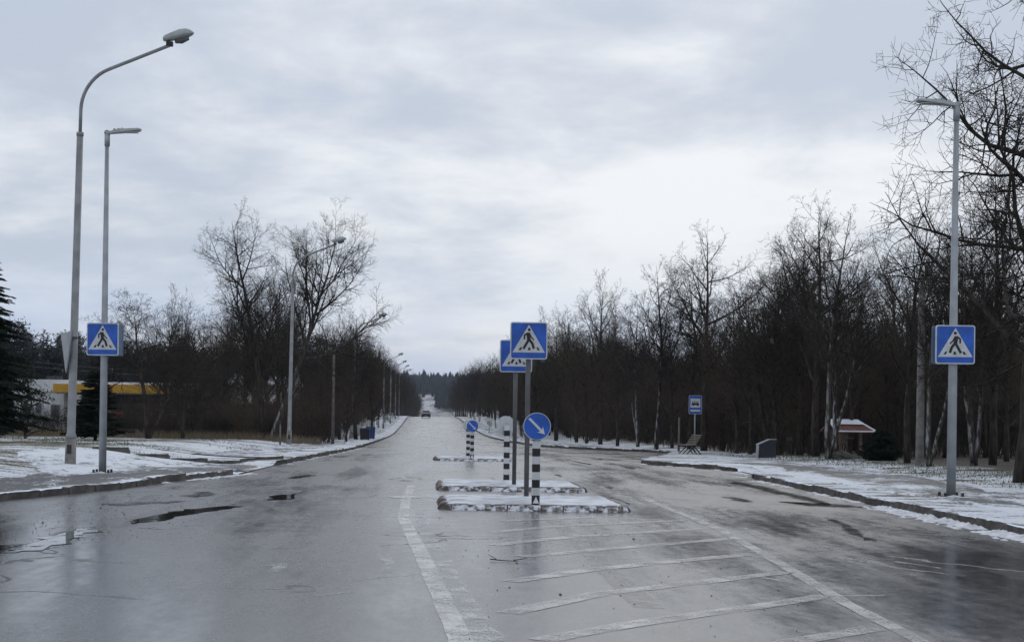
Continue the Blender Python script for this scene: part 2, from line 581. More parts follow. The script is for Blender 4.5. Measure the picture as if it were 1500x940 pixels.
class MB:
    def __init__(self):
        self.v, self.f = [], []

    def add(self, vs, fs):
        o = len(self.v)
        self.v += [tuple(p) for p in vs]
        self.f += [tuple(i + o for i in f) for f in fs]
        return self

    def box(self, c, s, rz=0.0, taper=1.0):
        hx, hy, hz = s[0] / 2, s[1] / 2, s[2] / 2
        vs = []
        cr, sr = math.cos(rz), math.sin(rz)
        for z, k in ((-hz, 1), (hz, taper)):
            for x, y in ((-hx, -hy), (hx, -hy), (hx, hy), (-hx, hy)):
                x, y = x * k, y * k
                vs.append((c[0] + x * cr - y * sr, c[1] + x * sr + y * cr, c[2] + z))
        return self.add(vs, [(3, 2, 1, 0), (4, 5, 6, 7), (0, 1, 5, 4), (1, 2, 6, 5), (2, 3, 7, 6), (3, 0, 4, 7)])

    def tube(self, pts, rad, n=8, cap=True):
        pts = [Vector(p) for p in pts]
        if isinstance(rad, (int, float)):
            rad = [rad] * len(pts)
        base = len(self.v)
        ref = None
        for i, p in enumerate(pts):
            d = (pts[min(i + 1, len(pts) - 1)] - pts[max(i - 1, 0)])
            d = d.normalized() if d.length > 1e-9 else Vector((0, 0, 1))
            if ref is None:
                ref = Vector((1, 0, 0)) if abs(d.x) < .8 else Vector((0, 1, 0))
            a = (ref - d * ref.dot(d)).normalized()
            ref = a
            b = d.cross(a)
            for k in range(n):
                th = 2 * math.pi * k / n
                q = p + (a * math.cos(th) + b * math.sin(th)) * rad[i]
                self.v.append((q.x, q.y, q.z))
        for i in range(len(pts) - 1):
            for k in range(n):
                k2 = (k + 1) % n
                self.f.append((base + i * n + k, base + i * n + k2, base + (i + 1) * n + k2, base + (i + 1) * n + k))
        if cap:
            self.f.append(tuple(base + k for k in reversed(range(n))))
            e = base + (len(pts) - 1) * n
            self.f.append(tuple(e + k for k in range(n)))
        return self

    def prism(self, poly, y0, y1):
        """polygon in (x, z) extruded along y (front face at y0)"""
        n = len(poly)
        vs = [(p[0], y0, p[1]) for p in poly] + [(p[0], y1, p[1]) for p in poly]
        fs = [tuple(range(n)), tuple(reversed(range(n, 2 * n)))]
        fs += [(i, i + n, (i + 1) % n + n, (i + 1) % n) for i in range(n)]
        return self.add(vs, fs)

    def build(self, name, mat, parent=None, smooth=False, loc=None):
        me = bpy.data.meshes.new(name)
        me.from_pydata(self.v, [], self.f)
        if smooth:
            me.polygons.foreach_set('use_smooth', [True] * len(me.polygons))
        me.materials.append(MATS[mat] if isinstance(mat, str) else mat)
        me.update()
        o = bpy.data.objects.new(name, me)
        COL.objects.link(o)
        if loc is not None:
            o.location = loc
        if parent is not None:
            o.parent = parent
        return o


def bevel(o, w=.01, seg=2):
    md = o.modifiers.new('bevel', 'BEVEL')
    md.width = w
    md.segments = seg
    return o


def tag(o, label=None, cat=None, group=None, kind=None):
    if label: o['label'] = label
    if cat: o['category'] = cat
    if group: o['group'] = group
    if kind: o['kind'] = kind
    return o


def thing(name, loc, label, cat, group=None, rz=0.0):
    o = bpy.data.objects.new(name, None)
    o.empty_display_size = .2
    COL.objects.link(o)
    o.location = loc
    o.rotation_euler = (0, 0, rz)
    return tag(o, label, cat, group)


KIDS = {}


def copy_tree(root, loc=None, rz=None, scale=None, label=None, group=None):
    def rec(o, parent):
        c = o.copy()
        COL.objects.link(c)
        c.parent = parent
        for ch in o.children:
            rec(ch, c)
        return c
    r = rec(root, None)
    if loc is not None: r.location = loc
    if rz is not None: r.rotation_euler = (0, 0, rz)
    if scale is not None: r.scale = scale if isinstance(scale, tuple) else (scale,) * 3
    if label: r['label'] = label
    if group: r['group'] = group
    elif 'group' in r.keys() and label: del r['group']
    return r


# ------------------------------------------------------------------ road, verges, pavements
def rows():
    y, out = -40.0, []
    while y < 3400:
        out.append(y)
        y += 1.0 if y < 10 else .5 if y < 62 else 1.0 if y < 130 else 5 if y < 420 else 25 if y < 1600 else 150
    return out


ROWS = rows()


def grid(name, xs_of_row, attrs, mat):
    """sheet over rows; xs_of_row(Y) -> list of (x, z); attrs: name -> f(i, j, x, Y)"""
    v, f = [], []
    data = {k: [] for k in attrs}
    n = None
    for i, Y in enumerate(ROWS):
        r = xs_of_row(Y)
        n = len(r)
        for j, (x, z) in enumerate(r):
            v.append((x, Y, z))
            for k, fn in attrs.items():
                data[k].append(fn(j, x, Y))
    for i in range(len(ROWS) - 1):
        for j in range(n - 1):
            a = i * n + j
            f.append((a, a + 1, a + n + 1, a + n))
    me = bpy.data.meshes.new(name)
    me.from_pydata(v, [], f)
    for k, d in data.items():
        at_ = me.attributes.new(k, 'FLOAT', 'POINT')
        at_.data.foreach_set('value', d)
    me.materials.append(MATS[mat])
    me.polygons.foreach_set('use_smooth', [True] * len(me.polygons))
    me.update()
    o = bpy.data.objects.new(name, me)
    COL.objects.link(o)
    return o


def road_row(Y):
    a, b = XL(Y) - .12, XR(Y) + .12
    return [(a + (b - a) * k / 48, G(Y)) for k in range(49)]


def frost_fn(j, x, Y):
    f = .22 + .40 * ss(Y, 34, 80)
    f += .28 * math.exp(-((x - .55) / .55) ** 2) * (1 - ss(Y, 24, 30))      # salt drifted beside the lane line
    f -= .25 * math.exp(-((x + .75) / .35) ** 2) * (1 - ss(Y, 60, 120))      # wheel tracks
    f -= .22 * math.exp(-((x + 2.3) / .35) ** 2)
    f -= .30 * ss(x, 3.3, 4.6) * (1 - ss(Y, 45, 90))
    f -= .2 * math.exp(-((x - 2.1) / .4) ** 2) * ss(Y, 60, 80)
    if Y > 420: f = .2
    return f


def track_fn(j, x, Y):
    """wheel paths polished dark by traffic"""
    f = 0.0
    c0 = -1.55 - .10 * math.sin(Y * .05)
    for c, w in ((c0 - .85, .30), (c0 + .85, .30), (5.0, .35), (6.6, .35)):
        f += math.exp(-((x - c) / w) ** 2)
    return min(1, f) * (.75 if Y < 200 else .4)


def glaze_fn(j, x, Y):
    """standing film of water on the worn part nearest the crossing approach"""
    return (1 - ss(Y, 16, 24)) * max(ss(x, -2.5, -5.5), .8 * ss(x, 4.5, 6.5))


road = grid('road', road_row, {'track': track_fn, 'glaze': glaze_fn, 'edge': lambda j, x, Y: min(x - XL(Y), XR(Y) - x), 'frost': frost_fn}, 'road')
tag(road, kind='structure')

OFFS = [0, .2, .5, .8, 1.2, 1.6, 2, 2.5, 3, 3.5, 4, 4.5, 5, 6, 7, 8, 9, 10, 12, 14, 16, 19, 22, 26, 32, 40, 55, 80, 120, 200, 350, 700]


def cov_left(j, x, Y):
    off = XL(Y) - x
    c = .58
    c -= .14 * ss(off, 4, 7) * (1 - ss(off, 9, 12)) + .10 * math.sin(Y * .55 + .6)
    c -= .30 * ss(off, 13, 17) + .25 * ss(Y, 74, 80) * ss(off, 4, 6)
    c += .14 * ss(Y, 43, 47) * (1 - ss(off, 4, 7))
    if Y > 450: c = .58 if 880 < Y < 1130 and -22 < x < 10 else .45 if Y < 880 else .2
    return c


def cov_right(j, x, Y):
    off = x - XR(Y)
    edge = 13.5 - XR(Y) if Y < 75 else 3.0
    c = .66 - .06 * ss(off, 3, 5) + .07 * math.sin(Y * .7 + x)
    c -= .50 * ss(x, 13.5, 18)
    if Y > 420: c = .45 if Y < 900 else .25
    return c


lv = grid('lawn', lambda Y: [(XL(Y) - o_, VZ(-1, o_, Y)) for o_ in reversed(OFFS)],
          {'cov': cov_left, 'wood': lambda j, x, Y: .5 * ss(XL(Y) - x, 14, 20) if Y < 450 else 1.0}, 'verge')
rv = grid('lawn', lambda Y: [(XR(Y) + o_, VZ(1, o_, Y)) for o_ in OFFS],
          {'cov': cov_right, 'wood': lambda j, x, Y: ss(x, 13, 17)}, 'verge')
tag(lv, kind='structure')
tag(rv, kind='structure')


def strip(name, side, o0, o1, ymin, ymax, cov, nlat=15, step=.5, lift=.03):
    v, f, cd = [], [], []
    ys = np.arange(ymin, ymax + .01, step)
    X = XL if side < 0 else XR
    for i, Y in enumerate(ys):
        a = o0(Y) + .12 * math.sin(Y * 1.9) * math.sin(Y * .7 + 1)
        b = o1(Y) + .18 * math.sin(Y * 1.3 + 2) * math.sin(Y * .53)
        for j in range(nlat):
            off = a + (b - a) * j / (nlat - 1)
            edge = 0.0 if 0 < j < nlat - 1 else -.045
            v.append((X(Y) + side * off, Y, VZ(side, off, Y) + lift + edge))
            cd.append(cov(off, Y))
    for i in range(len(ys) - 1):
        for j in range(nlat - 1):
            a = i * nlat + j
            f.append((a, a + 1, a + nlat + 1, a + nlat) if side > 0 else (a + 1, a, a + nlat, a + nlat + 1))
    me = bpy.data.meshes.new(name)
    me.from_pydata(v, [], f)
    at_ = me.attributes.new('cov', 'FLOAT', 'POINT')
    at_.data.foreach_set('value', cd)
    me.materials.append(MATS['pave'])
    me.polygons.foreach_set('use_smooth', [True] * len(me.polygons))
    o = bpy.data.objects.new(name, me)
    COL.objects.link(o)
    return tag(o, kind='structure')


pl = strip('pavement', -1, lambda Y: .16, lambda Y: 2.3 + 3.5 * ss(Y, 30, 38) - 0.6 * ss(Y, 25, 20),
           -30, 41.6, lambda o_, Y: .26 + .30 * ss(Y, 30.5, 33) * ss(o_, .2, 1.6) + .25 * ss(o_, 1.5, 2.6))
pl2 = strip('pavement', -1, lambda Y: .5 + .6 * ss(Y, 48, 52), lambda Y: 3.0, 46, 330, lambda o_, Y: .55, step=1.0)
pr = strip('pavement', 1, lambda Y: 1.0 - .5 * ss(Y, 26, 34), lambda Y: 2.7 + 1.2 * ss(Y, 26, 38), -30, 48,
           lambda o_, Y: .36 + .24 * abs(math.sin(o_ * 1.15 + .12 * Y - 1.2)) ** 2 + .3 * (1 - ss(o_, 1.0, 1.5)))
pr2 = strip('pavement', 1, lambda Y: .9, lambda Y: 2.7, 90, 330, lambda o_, Y: .55, step=1.0)

# kerbstones: short stones of a few broken shapes, each its own piece
random.seed(5)
KM = []
for k in range(7):
    rr = random.Random(100 + k)
    mb = MB()
    # a rough 1 m stone with chipped upper edge, origin at its middle on road level
    nx = 6
    vs, fs = [], []
    prof0 = [(-.085, -.12), (-.085, .105), (-.06, .138), (.085, .14), (.085, -.12)]
    for i in range(nx):
        x = -.49 + .98 * i / (nx - 1)
        ch = rr.uniform(0, .05) if rr.random() < .55 else rr.uniform(.04, .10)
        for q, (y, z) in enumerate(prof0):
            jy, jz = rr.uniform(-.014, .014), rr.uniform(-.018, .010)
            if q in (1, 2): jy += ch * .6; jz -= ch * .5
            vs.append((x, y + jy, z + jz))
    for i in range(nx - 1):
        for q in range(5):
            q2 = (q + 1) % 5
            fs.append((i * 5 + q, i * 5 + q2, (i + 1) * 5 + q2, (i + 1) * 5 + q))
    fs.append(tuple(range(5)))
    fs.append(tuple(reversed(range((nx - 1) * 5, nx * 5))))
    mb.add(vs, fs)
    me = bpy.data.meshes.new('kerbstone')
    me.from_pydata(mb.v, [], mb.f)
    me.materials.append(MATS['kerb'])
    KM.append(me)


def kerb_run(parent, pts, facing, zfun=None, jit=1.0):
    """lay stones along a polyline; facing=+1 when the road lies to the right of travel"""
    pts = [Vector((p[0], p[1])) for p in pts]
    seg, s = [], 0.0
    for a, b in zip(pts, pts[1:]):
        seg.append((s, s + (b - a).length, a, b))
        s += (b - a).length
    n = max(1, int(s / 1.0))
    L = s / n
    for i in range(n):
        def P(d):
            for s0, s1, a, b in seg:
                if d <= s1 + 1e-6:
                    return a + (b - a) * ((d - s0) / (s1 - s0))
            return pts[-1]
        a, b = P(i * L), P((i + 1) * L)
        c = (a + b) / 2
        o = bpy.data.objects.new('kerbstone', random.choice(KM))
        COL.objects.link(o)
        ang = math.atan2(b.y - a.y, b.x - a.x) + (math.pi if facing > 0 else 0)
        z = zfun(c.x, c.y) if zfun else G(c.y)
        slope = (G(max(a.y, b.y)) - G(min(a.y, b.y))) / max(.2, (b - a).length)
        o.location = (c.x, c.y, z + random.uniform(-.03, .012) * jit)
        o.rotation_euler = (random.gauss(0, .05) * jit, random.gauss(0, .014) * jit, ang + random.gauss(0, .022) * jit)
        o.scale = ((b - a).length / 1.0 * 1.0, 1, 1)
        o.parent = parent


def poly(side, y0, y1, step=1.0):
    X = XL if side < 0 else XR
    ys = np.arange(y0, y1 + 1e-6, step)
    return [(X(y), y) for y in ys]


kerb_run(pl, poly(-1, 14, 36.9), 1)
kerb_run(pl2, [(-9.3, 42.2), (-8.9, 42.0), (-6.6, 41.6), (-5.3, 42.6), (-4.25, 44.9)], 1, lambda x, y: ground(x - .1, y + .1) - .06)
kerb_run(pl2, poly(-1, 45, 125), 1)
kerb_run(pr, poly(1, 14, 38.9), -1)
kerb_run(pr, poly(1, 43.7, 51, .6), -1)
kerb_run(pr2, poly(1, 51, 125), -1)
far_k = MB()
for side in (-1, 1):
    X = XL if side < 0 else XR
    for y in np.arange(125, 335, 1.0):
        far_k.box((X(y) - side * -.0, y + .5, G(y + .5) + .04), (.16, .97, .18))
o = far_k.build('kerbstone', 'kerb', pr2)
tag(o, kind='stuff')

# ------------------------------------------------------------------ road markings, patches, puddles


def ribbon(name, pts, w, mat, z=.004, parent=None, ragged=.01, kind='structure', seed=0):
    rr = random.Random(seed)
    P = [Vector(p) for p in pts]
    fine_ = []
    for a, b in zip(P, P[1:]):
        n = max(1, int((b - a).length / .35))
        fine_ += [a + (b - a) * (i / n) for i in range(n)]
    fine_.append(P[-1])
    v, f = [], []
    for i, p in enumerate(fine_):
        d = fine_[min(i + 1, len(fine_) - 1)] - fine_[max(i - 1, 0)]
        d.z = 0
        d.normalize()
        nrm = Vector((-d.y, d.x, 0))
        ww = w[0] + (w[1] - w[0]) * i / max(1, len(fine_) - 1) if isinstance(w, tuple) else w
        for s in (1, -1):
            q = p + nrm * s * (ww / 2 + rr.uniform(-ragged, ragged))
            v.append((q.x, q.y, G(q.y) + z))
    for i in range(len(fine_) - 1):
        f.append((2 * i + 1, 2 * i + 3, 2 * i + 2, 2 * i))
    mb = MB().add(v, f)
    o = mb.build(name, mat, parent)
    return o


marks = []


def line(pix, w, mat='paint', z=.004, ragged=.008, name='lane_marking'):
    o = ribbon(name, [flat(*p) if p[1] > 690 else hit(*p) for p in pix], w, mat, z, road, ragged, seed=len(marks))
    marks.append(o)
    return o


line([(603, 711), (594, 735), (591, 760), (619, 815), (646, 874), (674, 936), (700, 1010)], .17, 'paint_line')
line([(612, 745), (628, 790), (655, 850), (700, 930), (730, 990)], (.10, .34), 'salt', .003, .03)
line([(572, 728), (612, 728)], .62, 'paint_line', .006)
line([(612, 727.5), (655, 729)], .30, 'salt', .003)
line([(480, 729), (536, 729)], .55, 'paint_old', .003, .03)
line([(948, 731), (974, 742.7), (1052, 774), (1149, 828.5), (1238.6, 882.6), (1347, 938.6), (1500, 1020)], .14, 'paint_line')
for a, b, c in (((736, 763), (800, 760), (870, 757)), ((719, 780), (809, 771), (1000, 762)),
                ((722, 798), (844, 785.7), (1041, 773.6)), ((764, 815), (878.6, 804.8), (1069, 789)),
                ((747, 851.6), (878.6, 832.5), (1104, 811)), ((743, 898), (878.6, 869), (1153, 838)),
                ((792, 938), (913, 915.7), (1209, 873)), ((980, 975), (1164, 940), (1280, 920))):
    line([a, b, c], .22, 'paint', .004, .02, 'hatching_stripe')
line([(800, 752), (846, 790), (900, 845), (950, 890)], (.22, .26), 'paint_old', .002, .02, 'old_marking')
for q, (p0, p1) in enumerate((((640, 634), (646, 645)), ((646, 645), (657, 659)), ((628, 616), (631, 624)))):
    line([p0, p1], .12, 'paint')
# crossing remains
for px_ in ((250, 712), (310, 716), (395, 718)):
    line([px_, (px_[0] + 48, px_[1] + 1)], .5, 'paint_old', .003, .03, 'crossing_stripe')
for px_ in ((960, 729), (1060, 733), (1130, 737)):
    line([px_, (px_[0] + 52, px_[1] + 3)], .42, 'paint_old', .003, .03, 'crossing_stripe')
line([(565, 812), (575, 825), (570, 838)], .12, 'salt', .003, .05, 'frost_patch')
line([(395, 828), (412, 824), (404, 838)], .10, 'salt', .003, .04, 'frost_patch')
line([(465, 873), (515, 866)], .05, 'salt', .003, .02, 'frost_patch')
line([(1310, 822), (1380, 832)], .05, 'salt', .003, .02, 'frost_patch')
for o in marks:
    o['kind'] = 'structure'


def puddle(pix, mat='water', z=.008, seed=0, name='puddle', n_sub=5, jag=.06):
    rr = random.Random(seed)
    P = [flat(*p) if p[1] > 690 else hit(*p) for p in pix]
    out = []
    for a, b in zip(P, P[1:] + P[:1]):
        L = (b - a).length
        for i in range(n_sub):
            q = a + (b - a) * (i / n_sub)
            q = q + Vector((rr.gauss(0, 1), rr.gauss(0, 1), 0)) * min(jag, L * .08) * (1 if i else .3)
            out.append((q.x, q.y, G(q.y) + z))
    n = len(out)
    mid = []
    for i, q in enumerate(out):                      # inner ring: towards the nearest point of the far bank
        opp = min((out[(i + k) % n] for k in range(n // 4, n - n // 4)), key=lambda w_: (w_[0] - q[0]) ** 2 + (w_[1] - q[1]) ** 2)
        mid.append((q[0] * .68 + opp[0] * .32, q[1] * .68 + opp[1] * .32, q[2]))
    if mat == 'water':                               # full puddle: one sheet up to its bank
        o = MB().add(out, [tuple(range(n))]).build(name, mat, road)
        o.data.attributes.new('deep', 'FLOAT', 'POINT').data.foreach_set('value', [.45] * n)
    else:
        fs = [(i, (i + 1) % n, n + (i + 1) % n, n + i) for i in range(n)] + [tuple(range(n, 2 * n))]
        o = MB().add(out + mid, fs).build(name, mat, road)
        o.data.attributes.new('deep', 'FLOAT', 'POINT').data.foreach_set('value', [0.0] * n + [1.0] * n)
    if o.data.polygons[-1].normal.z < 0:
        o.data.flip_normals()
    o['kind'] = 'structure'
    return o


PUD = [
    [(-30, 812), (60, 806), (108, 788), (146, 776), (136, 771), (84, 783), (40, 796), (-20, 800)],
    [(190, 767), (240, 762), (300, 749), (358, 742), (330, 741), (270, 746), (225, 755)],
    [(252, 726), (300, 729), (330, 723), (300, 719)],
    [(385, 733), (425, 731), (445, 722), (415, 724)],
    [(420, 702), (470, 697), (455, 694), (415, 699)],
    [(120, 738), (180, 735), (280, 733), (250, 738), (180, 741)],
    [(1050, 727), (1085, 735), (1110, 736), (1080, 728)],
    [(1050, 706), (1110, 719), (1200, 738), (1240, 745), (1215, 734), (1130, 712), (1070, 703)],
    [(1200, 756), (1240, 782), (1290, 796), (1270, 783), (1230, 762)],
    [(905, 682), (930, 684), (938, 688), (915, 686)],
    [(1120, 733), (1180, 742), (1290, 745), (1240, 738)],
]
for k, p in enumerate(PUD):
    puddle(p, 'water' if k in (0, 1, 3) else 'wet_patch', .007 + .001 * (k % 3), k)
for k, p in enumerate(([(813, 694), (823, 697), (822, 699), (812, 696)], [(885, 712), (898, 713), (901, 716), (886, 715)],
                       [(895, 727), (925, 737), (922, 739), (893, 729)], [(826, 672), (870, 680), (868, 682), (826, 674)],
                       [(865, 673), (885, 671), (883, 674)])):
    puddle(p, 'wet_patch', .006, 40 + k)

# ------------------------------------------------------------------ sign faces


def rrect(w, h, r, n=5):
    pts = []
    for cx, cz, a0 in ((w / 2 - r, -h / 2 + r, -90), (w / 2 - r, h / 2 - r, 0), (-w / 2 + r, h / 2 - r, 90), (-w / 2 + r, -h / 2 + r, 180)):
        for k in range(n + 1):
            a = math.radians(a0 + 90 * k / n)
            pts.append((cx + r * math.cos(a), cz + r * math.sin(a)))
    return pts


def limb(mb, p, w, y, k, s, mir):
    """thick flat stroke through points p (photo units), front face at y"""
    for a, b in zip(p, p[1:]):
        a, b = Vector(a), Vector(b)
        d = (b - a).normalized()
        n = Vector((-d.y, d.x)) * w / 2
        a2, b2 = a - d * w * .15, b + d * w * .15
        q = [a2 - n, b2 - n, b2 + n, a2 + n]
        q = [((v.x - 585) / 285 * s * mir, (478 - v.y) / 272 * s) for v in q]
        if mir > 0: q = q[::-1]
        mb.prism(q, y, y + .0004)
        y -= .0001


def tubeZ(mb, x, y, z0, z1, r0, r1=None, n=14):
    return mb.tube([(x, y, z0), (x, y, z1)], [r0, r1 if r1 is not None else r0], n)


# islands
ISL = []


def island(x0, x1, y0, y1, h, label, seed):
    rr = random.Random(seed)
    g0 = G((y0 + y1) / 2)
    root = thing('traffic_island', ((x0 + x1) / 2, (y0 + y1) / 2, g0), label, 'traffic island', 'raised islands in the middle of the road')
    w, l = x1 - x0, y1 - y0
    MB().box((0, 0, h / 2 - .02), (w - .36, l - .36, h + .0)).build('core', 'concrete', root)
    # kerbstones: front/back rows and the two ends, outer faces sloped
    prof = [(0, -.05), (.07, h - .02), (.10, h), (.22, h), (.22, -.05)]

    def stone(ax, length, pos, rot):
        vs, fs = [], []
        n = 5
        for i in range(n):
            t = -length / 2 + length * i / (n - 1)
            c = rr.uniform(0, .03) if rr.random() < .7 else rr.uniform(.02, .05)
            for q, (d, z) in enumerate(prof):
                dd = d + (c * .7 if q in (1, 2) else rr.uniform(-.005, .005))
                zz = z - (c * .6 if q in (1, 2) else 0)
                vs.append((t, dd, zz))
        for i in range(n - 1):
            for q in range(5):
                q2 = (q + 1) % 5
                fs.append((i * 5 + q2, i * 5 + q, (i + 1) * 5 + q, (i + 1) * 5 + q2))
        fs.append(tuple(reversed(range(5))))
        fs.append(tuple(range((n - 1) * 5, n * 5)))
        o = MB().add(vs, fs).build('kerbstone', 'island_kerb', root)
        o.location = pos
        o.rotation_euler = (0, 0, rot)
    m = 3
    for i in range(m):
        L = (w - .5) / m
        x = -w / 2 + .25 + L * (i + .5)
        stone(0, L - .02, (x, -l / 2, 0), 0)
        stone(0, L - .02, (x, l / 2, 0), math.pi)
    m2 = max(2, int(l / 1.1))
    for i in range(m2):
        L = (l - .5) / m2
        y = -l / 2 + .25 + L * (i + .5)
        stone(0, L - .02, (w / 2, y, 0), math.pi / 2)
        stone(0, L - .02, (-w / 2, y, 0), -math.pi / 2)
    for sx in (-1, 1):
        for sy in (-1, 1):
            o = MB().add([(sx * (w / 2 - .02), sy * (l / 2 - .25), -.05), (sx * (w / 2 - .10), sy * (l / 2 - .25), h - .02), (sx * (w / 2 - .25), sy * (l / 2 - .10), h - .02), (sx * (w / 2 - .25), sy * (l / 2 - .02), -.05),
                          (sx * (w / 2 - .25), sy * (l / 2 - .25), -.05), (sx * (w / 2 - .25), sy * (l / 2 - .25), h - .01), (sx * (w / 2 - .09), sy * (l / 2 - .09), -.05)],
                         [(0, 1, 2, 3, 6), (1, 5, 2), (0, 4, 5, 1), (3, 2, 5, 4)]).build('corner_kerbstone', 'island_kerb', root)
    # snow lying on the top, uneven edge
    n1_, n2_ = 26, 14
    vs, fs = [], []
    for i in range(n1_ + 1):
        for j in range(n2_ + 1):
            u, v = -1 + 2 * i / n1_, -1 + 2 * j / n2_
            e = max(abs(u), abs(v))
            x = u * (w / 2 - .16) + rr.gauss(0, .014)
            y = v * (l / 2 - .17) + rr.gauss(0, .016)
            vs.append((x, y, h + (.022 + rr.uniform(-.008, .008) if e < .99 else -.01)))
    for i in range(n1_):
        for j in range(n2_):
            a = i * (n2_ + 1) + j
            fs.append((a, a + n2_ + 1, a + n2_ + 2, a + 1))
    MB().add(vs, fs).build('snow_cover', 'island_snow', root, smooth=True)
    ISL.append(root)
    return h + .02 + g0


H1 = island(.20, 3.40, 24.1, 27.0, .10, 'nearest snow-covered island, with one striped post at its front edge and faded red kerb', 1)
H2 = island(.22, 3.35, 30.1, 33.2, .10, 'snow-covered island beyond the crossing gap, with a grey-backed disc on a striped post', 2)
H3 = island(.28, 3.2, 51.0, 53.9, .10, 'far snow-covered island carrying two striped posts close together', 3)


def crossing_sign_post(x, Y, zb, sign_top, size, label, rz=0.0):
    root = thing('crossing_sign', (x, Y, zb), label, 'road sign', 'crossing signs on posts on the islands')
    root.rotation_euler = (0, 0, rz)
    tubeZ(MB(), 0, .0, -.05, sign_top - .06, .043).build('post', 'steel_dark', root, True)
    # the panel is a mesh of its own in front of the post
    pl_ = MB().prism(rrect(size, size, size * .06), -.075, -.055).build('sign_panel', 'reflex', root)
    pl_.location = (0, 0, sign_top - size / 2)
    sub = pl_
    MB().prism(rrect(size * .94, size * .94, size * .045), -.0775, -.0745).build('blue_field', 'blue', sub)
    h = size / 2
    MB().prism([(-.88 * h, -.64 * h), (.88 * h, -.64 * h), (0, .86 * h)], -.080, -.077).build('white_triangle', 'reflex', sub)
    mb = MB()
    figure(mb, h, -.0815, -1)
    mb.build('walking_figure', 'black', sub)
    for z in (sign_top - size * .25, sign_top - size * .75):
        MB().box((0, -.03, z), (.16, .06, .04)).build('bracket', 'steel_dark', root)
    return root


def figure(mb, h, yy, mir):
    s = h * .94
    mb.prism([((580 - 585) / 285 * s * mir + .085 * s * math.cos(t), (478 - 308) / 272 * s + .085 * s * math.sin(t)) for t in [2 * math.pi * k / 14 for k in range(14)]], yy, yy + .001)
    limb(mb, [(598, 362), (584, 465)], 60, yy - .0004, 0, s, mir)
    limb(mb, [(605, 360), (655, 392), (658, 455)], 27, yy - .0009, 0, s, mir)
    limb(mb, [(572, 372), (545, 425), (500, 465)], 20, yy - .0014, 0, s, mir)
    limb(mb, [(578, 460), (528, 520), (502, 598)], 40, yy - .0019, 0, s, mir)
    limb(mb, [(592, 470), (668, 600)], 40, yy - .0024, 0, s, mir)
    for q in ([(435, 582), (460, 582), (440, 627), (400, 627)], [(562, 582), (590, 582), (600, 627), (552, 627)], [(692, 582), (722, 582), (755, 627), (712, 627)]):
        q = [((x - 585) / 285 * s * mir, (478 - z) / 272 * s) for x, z in q]
        if mir > 0: q = q[::-1]
        mb.prism(q, yy, yy + .001)


def zat(x, y, Y):
    """height of photo pixel (x, y) at distance Y"""
    return EYE + ray(x, y).z * Y


def xat(x, y, Y):
    return ray(x, y).x * Y


Y1, Y2 = 26.4, 30.6
crossing_sign_post(xat(771, 720, Y1), Y1, H1, zat(774, 472, Y1) - H1, .65, 'blue crossing sign on a post at the back of the nearest island')
crossing_sign_post(xat(753, 705, Y2), Y2, H2, zat(755, 498, Y2) - H2, .655, 'blue crossing sign partly hidden behind another, on the island past the gap')


def bollard(x, Y, zb, H, disc, facing, label, seed=0, rz=0.0, disc_in_front=True):
    root = thing('striped_bollard', (x, Y, zb), label, 'bollard', 'striped keep-right posts on the islands')
    root.rotation_euler = (0, 0, rz + (0 if facing > 0 else math.pi))
    r = .066
    zc_ = H - disc / 2
    top = zc_ + .02
    nb = 10
    bh = top / nb
    core = tubeZ(MB(), 0, 0, -.02, top, r - .003, n=18).build('tube', 'rubber', root, True)
    for k in range(nb):
        m = MB()
        m.tube([(0, 0, k * bh + .001), (0, 0, (k + 1) * bh - .001)], r + .0005, 20, cap=False)
        m.build('stripe', 'black' if k % 2 == 0 else 'white', root, True)
    # snow caught on the foot
    mb = MB()
    mb.add([(-.05, -r - .012, 0), (.05, -r - .012, 0), (.0, -r - .003, .11), (-.05, -r + .03, 0), (.05, -r + .03, 0), (0, -r + .02, .10)],
           [(0, 1, 2), (3, 5, 4), (0, 2, 5, 3), (1, 4, 5, 2)])
    mb.build('snow_drift', 'snow', root)

    def circ(rad, n=40): return [(rad * math.cos(2 * math.pi * k / n), zc_ + rad * math.sin(2 * math.pi * k / n)) for k in range(n)]
    d = MB().prism(circ(disc / 2), -r - .03, -r - .012).build('disc', 'reflex', root)
    MB().prism(circ(disc / 2 * .95), -r - .032, -r - .029).build('blue_field', 'blue', d)
    # arrow pointing down to the right
    R_ = disc / 2
    a = math.radians(-45)
    dv, nv = Vector((math.cos(a), math.sin(a))), Vector((-math.sin(a), math.cos(a)))
    P = [dv * -.82 - nv * .085, dv * .42 - nv * .085, dv * .30 - nv * .30, dv * .80, dv * .30 + nv * .30, dv * .42 + nv * .085, dv * -.82 + nv * .085]
    MB().prism([(p.x * R_, zc_ + p.y * R_) for p in P], -r - .035, -r - .031).build('arrow', 'white', d)
    MB().box((0, -r - .004, zc_ - .04), (.10, .02, .08)).build('bracket', 'steel', root)
    return root


Yb = 24.32
bollard(xat(785, 700, Yb), Yb, H1, zat(788, 604, Yb) - H1, .445, 1, 'black and white striped post with blue arrow disc on the nearest island', 1)
Yb = 32.7
bollard(xat(742, 680, Yb), Yb, H2, zat(740, 609, Yb) - H2, .43, -1, 'striped post showing the grey back of its disc, on the island past the gap', 2, rz=.25)
Yb = 51.4
bollard(xat(691.5, 660, Yb), Yb, H3, zat(692, 615, Yb) - H3, .41, 1, 'front one of two striped posts on the far island, blue arrow disc showing', 3)
Yb = 53.3
bollard(xat(685.5, 660, Yb), Yb, H3, zat(687, 615, Yb) - H3, .41, -1, 'rear one of two striped posts on the far island, mostly hidden disc', 4, rz=-.1)

# ------------------------------------------------------------------ street lamps


